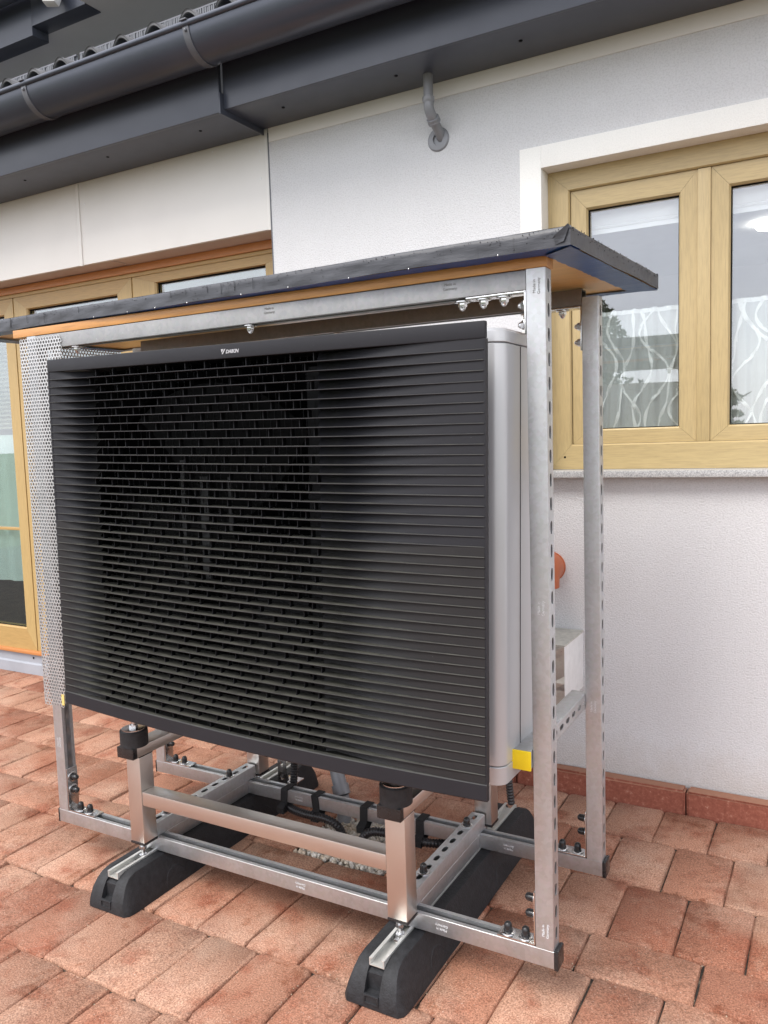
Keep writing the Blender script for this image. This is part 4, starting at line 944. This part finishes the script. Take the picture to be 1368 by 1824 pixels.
# grille
grille = part('grille', MB().box(-W, 0, 0.0, 0.012, 0.956, ZT, 0.003)
   .ring([[(-W + W * k / 40, y, z) for y, z in ((-0.001, ZB + 0.003), (0.002, ZB), (0.012, ZB), (0.012, 0.0795), (0.001, 0.0795), (-0.001, 0.0775))] for k in range(41)])
   .box(-W, -W + 0.006, 0.001, 0.050, 0.0795, 0.956).box(-0.006, 0.0, 0.001, 0.014, 0.0795, 0.956)
   .ring([[(-W + 0.01 + (W - 0.17) * k / 30, y, z) for y, z in ((0.0125, ZB + 0.002), (0.103, ZB + 0.002), (0.103, ZB + 0.012), (0.0125, ZB + 0.012))] for k in range(31)]).box(-W + 0.006, -0.02, 0.012, 0.045, ZT - 0.014, ZT - 0.006).box(-W + 0.006, -0.16, 0.0125, 0.103, 0.9575, 0.966), 'louvre', hp, smooth=30)
XO0, XO1 = -1.128, -0.402            # open part
def depth(x):
    if x > XO1:
        t = x / XO1; return 0.0014 + 0.050 * t ** 2.5
    if x < XO0:
        t = (x + W) / (XO0 + W); return 0.0014 + 0.046 * max(0, (t - 0.12) / 0.88) ** 1.4
    return 0.030
NS = 44; PT = (0.956 - 0.0795) / NS
xs = [-W + 0.003 + (XO0 + W - 0.003) * k / 12 for k in range(13)] + [XO0 + (XO1 - XO0) * k / 6 for k in range(1, 7)] + [XO1 + (-0.003 - XO1) * k / 20 for k in range(1, 21)]
s = MB(); vs = []
for x in xs:
    d = min(0.030, depth(x)) + 0.0008
    vs += [(x, 0.0, 0.0), (x, -0.0006, -0.0008), (x, 0.0, -0.0019), (x, d, -0.0010), (x, d, 0.0008), (x, 0.004 if d > 0.006 else d * 0.5, 0.0004)]
n = 6; fs = []
for k in range(len(xs) - 1):
    for i in range(n): j = (i + 1) % n; fs.append((k * n + i, k * n + j, (k + 1) * n + j, (k + 1) * n + i))
fs += [tuple(range(n)), tuple((len(xs) - 1) * n + i for i in range(n))]
s.add(vs, fs); slat_hi = s.mesh('slat', 'louvre', smooth=40); slat_lo = s.mesh('slat', 'louvre_low', smooth=40)
SEAM = 24    # row index from the bottom where upper and lower grille panels meet
srn = random.Random(8)
for k in range(1, NS):
    o = link('slat', slat_hi if k >= SEAM else slat_lo, grille, (0, srn.gauss(0, 0.00025) - (0.0012 if k < SEAM else 0), 0.0795 + PT * k))
def sheet_rows(x_list, k0, k1, dy):
    b = MB()
    for k in range(k0, k1):
        z0, z1 = 0.0795 + PT * k, 0.0795 + PT * (k + 1); us = (0.0, 0.08, 0.5, 1.0); vs = []
        for x in x_list:
            d = depth(x)
            for u in us: vs.append((x, d * (0.62 + 0.38 * u) + dy + 0.0006, z0 + 0.0004 + (z1 - z0 - 0.001) * u))
        m_ = len(us); b.add(vs, [(i * m_ + j, i * m_ + j + 1, (i + 1) * m_ + j + 1, (i + 1) * m_ + j) for i in range(len(x_list) - 1) for j in range(m_ - 1)])
    return b
xr_ = [x for x in xs if x >= XO1 - 1e-6]; xl_ = [x for x in xs if x <= XO0 + 1e-6]
part('right_panel', sheet_rows(xr_, SEAM, NS, 0), 'louvre', grille, smooth=60); part('right_panel', sheet_rows(xr_, 0, SEAM, -0.0012), 'louvre_low', grille, smooth=60)
part('left_panel', sheet_rows(xl_, SEAM, NS, 0), 'louvre', grille, smooth=60); part('left_panel', sheet_rows(xl_, 0, SEAM, -0.0012), 'louvre_low', grille, smooth=60)
s = MB(); b2 = MB(); rrn = random.Random(17)
for k in range(NS):
    z0, z1 = 0.0795 + PT * k, 0.0795 + PT * (k + 1); o_ = (k * 0.382) % 1.0
    x = XO0 + 0.012 + 0.062 * o_
    while x < XO1 + 0.004:
        s.box(x, x + 0.0015, 0.0100, 0.021, z0 + 0.0006, z1 - 0.0016, 0, 1); s.box(x - 0.0001, x + 0.0014, 0.0080, 0.0099, z0 + 0.0006, z1 - 0.0016); x += 0.0625  # front edge made paler for light it catches, sides darkened for shade
    x = XO0 + 0.01 + 0.02 * ((k * 0.618) % 1)
    while x < XO1 - 0.02:                       # finer guard further back
        if rrn.random() > 0.35: b2.box(x, x + 0.0016, 0.052, 0.054, z0, z1)
        x += 0.0205
part('rib', s, ['innergrey', 'dark'], grille, smooth=0, kind='stuff'); part('guard_wire', b2, 'innergrey', grille, smooth=0, kind='stuff')
# the lower half of the grille sags a little towards the middle
for o in [grille] + list(grille.children):
    if o.data.users > 1: o.data = o.data.copy()
    for v in o.data.vertices:
        t = -v.co.x / W; z = v.co.z + o.location.z; u = min(1, max(0, (z - ZB) / (ZT - ZB)))
        v.co.z -= 0.0165 * (1 - u) ** 1.5 * 4 * t * (1 - t)
# dark inside: shroud, fan
s = MB(); s.box(-1.235, -0.16, 0.104, 0.110, 0.05, 0.985); part('inner_plate', s, 'void', hp)
s = MB(); fc = (-0.77, 0.52); s.ring([[(fc[0] + r_ * math.cos(2 * math.pi * k / 48), y, fc[1] + r_ * math.sin(2 * math.pi * k / 48)) for k in range(48)] for r_, y in ((0.44, 0.103), (0.42, 0.075), (0.405, 0.075), (0.40, 0.103))], True, (False, False)); part('fan_ring', s, 'void', hp)
s = MB()
for q in range(3):
    a0 = 2 * math.pi * q / 3 + 0.5; vs = []; na, nr_ = 10, 5
    for i in range(na + 1):
        for j in range(nr_ + 1):
            a = a0 + 1.5 * i / na + 0.25 * j / nr_; r_ = 0.07 + 0.32 * j / nr_; vs.append((fc[0] + r_ * math.cos(a), 0.099 - 0.022 * i / na, fc[1] + r_ * math.sin(a)))
    s.add(vs, [(i * (nr_ + 1) + j, i * (nr_ + 1) + j + 1, (i + 1) * (nr_ + 1) + j + 1, (i + 1) * (nr_ + 1) + j) for i in range(na) for j in range(nr_)])
s.lathe((fc[0], 0.103, fc[1]), (0, -1, 0), [(0.075, 0), (0.075, 0.028), (0.06, 0.036), (0.01, 0.038)], 28); part('fan', s, 'dark', hp, smooth=50)
s = MB(); s.box(-0.79, -0.765, 0.058, 0.064, 0.42, 0.68); s.box(-0.855, -0.842, 0.058, 0.064, 0.40, 0.72); s.box(-0.70, -0.690, 0.058, 0.064, 0.55, 0.68); part('fan_support', s, 'support', hp)
s = MB(); s.box(-0.62, -0.47, 0.060, 0.068, 0.12, 0.40); s.box(-0.46, -0.42, 0.062, 0.070, 0.10, 0.93); part('inner_cover', s, 'innergrey', hp)
# brand lettering on the top band
s = MB()
cu = bpy.data.curves.new('logo', 'FONT'); cu.body = 'DAIKIN'; cu.size = 0.0112; cu.extrude = 0.0004; cu.shear = 0.22; cu.offset = 0.0003; cu.space_character = 0.98; cu.align_y = 'CENTER'
to = bpy.data.objects.new('logo', cu); C.objects.link(to); me = bpy.data.meshes.new_from_object(to.evaluated_get(bpy.context.evaluated_depsgraph_get())); bpy.data.objects.remove(to)
me.materials.clear(); me.materials.append(M['logo']); lo_ = link('brand_lettering', me, grille, (-0.640, -0.0005, 0.9705)); lo_.rotation_euler = (R(90), 0, 0)
for v in me.vertices: v.co.x *= 1.02
def emb(pts): s.ring([[(x, y, z) for x, z in pts] for y in (0.001, -0.0009)], True, (True, True))
ex, ez, ek = -0.6525, 0.9660, 0.72
def E_(a, b): return (ex + a * ek, ez + b * ek)
emb([E_(0.001, 0), E_(0.0055, 0), E_(0.0165, 0.0155), E_(0.0120, 0.0155)]); emb([E_(-0.0015, 0.0155), E_(0.0085, 0.0155), E_(0.0008, 0.0050), E_(-0.0002, 0.0080)])
part('brand_emblem', s, 'logo', grille, smooth=0)

# ------------------------------------------------------------------ trees behind the camera, seen only in the panes
def tree(x, y, h, r, seed, label):
    rn = random.Random(seed); t = thing('tree', label, 'tree', (x, y, 0), 'garden trees mirrored in the window'); s = MB()
    s.tube([(x, y, -0.05), (x + 0.05, y, h * 0.35), (x, y + 0.05, h * 0.8)], [0.14, 0.10, 0.03], 8)
    for k in range(7):
        a = rn.uniform(0, 6.28); z = h * rn.uniform(0.3, 0.65); s.tube([(x, y, z), (x + r * 0.7 * math.cos(a), y + r * 0.7 * math.sin(a), z + h * 0.18)], [0.04, 0.012], 6)
    part('trunk', s, 'bark', t); s = MB()
    for k in range(5200):
        z = rn.uniform(0.12, 1.0); rr = r * (1.08 - z) ** 0.6 * rn.uniform(0.35, 1.0) * (0.75 + 0.25 * math.sin(z * 40 + 3 * math.sin(z * 11)))
        a = rn.uniform(0, 6.28); p = Vector((x + rr * math.cos(a), y + rr * math.sin(a), z * h)); L = rn.uniform(0.05, 0.11); d = Vector((rn.gauss(0, 1), rn.gauss(0, 1), rn.gauss(0, 0.8))).normalized(); e = d.orthogonal().normalized()
        s.add([p - d * L, p + e * L * 0.4, p + d * L, p - e * L * 0.4], [(0, 1, 2, 3)])
    part('crown', s, 'leaf', t, smooth=0)
tree(-4.1, -13.5, 4.3, 1.6, 1, 'dark bushy evergreen tree in the garden, tallest of the mirrored trees')
tree(-1.75, -14.5, 2.5, 1.1, 2, 'lower loose leaved tree in the garden beside the tall evergreen')
tree(-14.0, -12.0, 4.5, 2.6, 3, 'broad dark tree at the far left of the garden')
for o in bpy.data.objects:
    if '_local' in o: del o['_local']
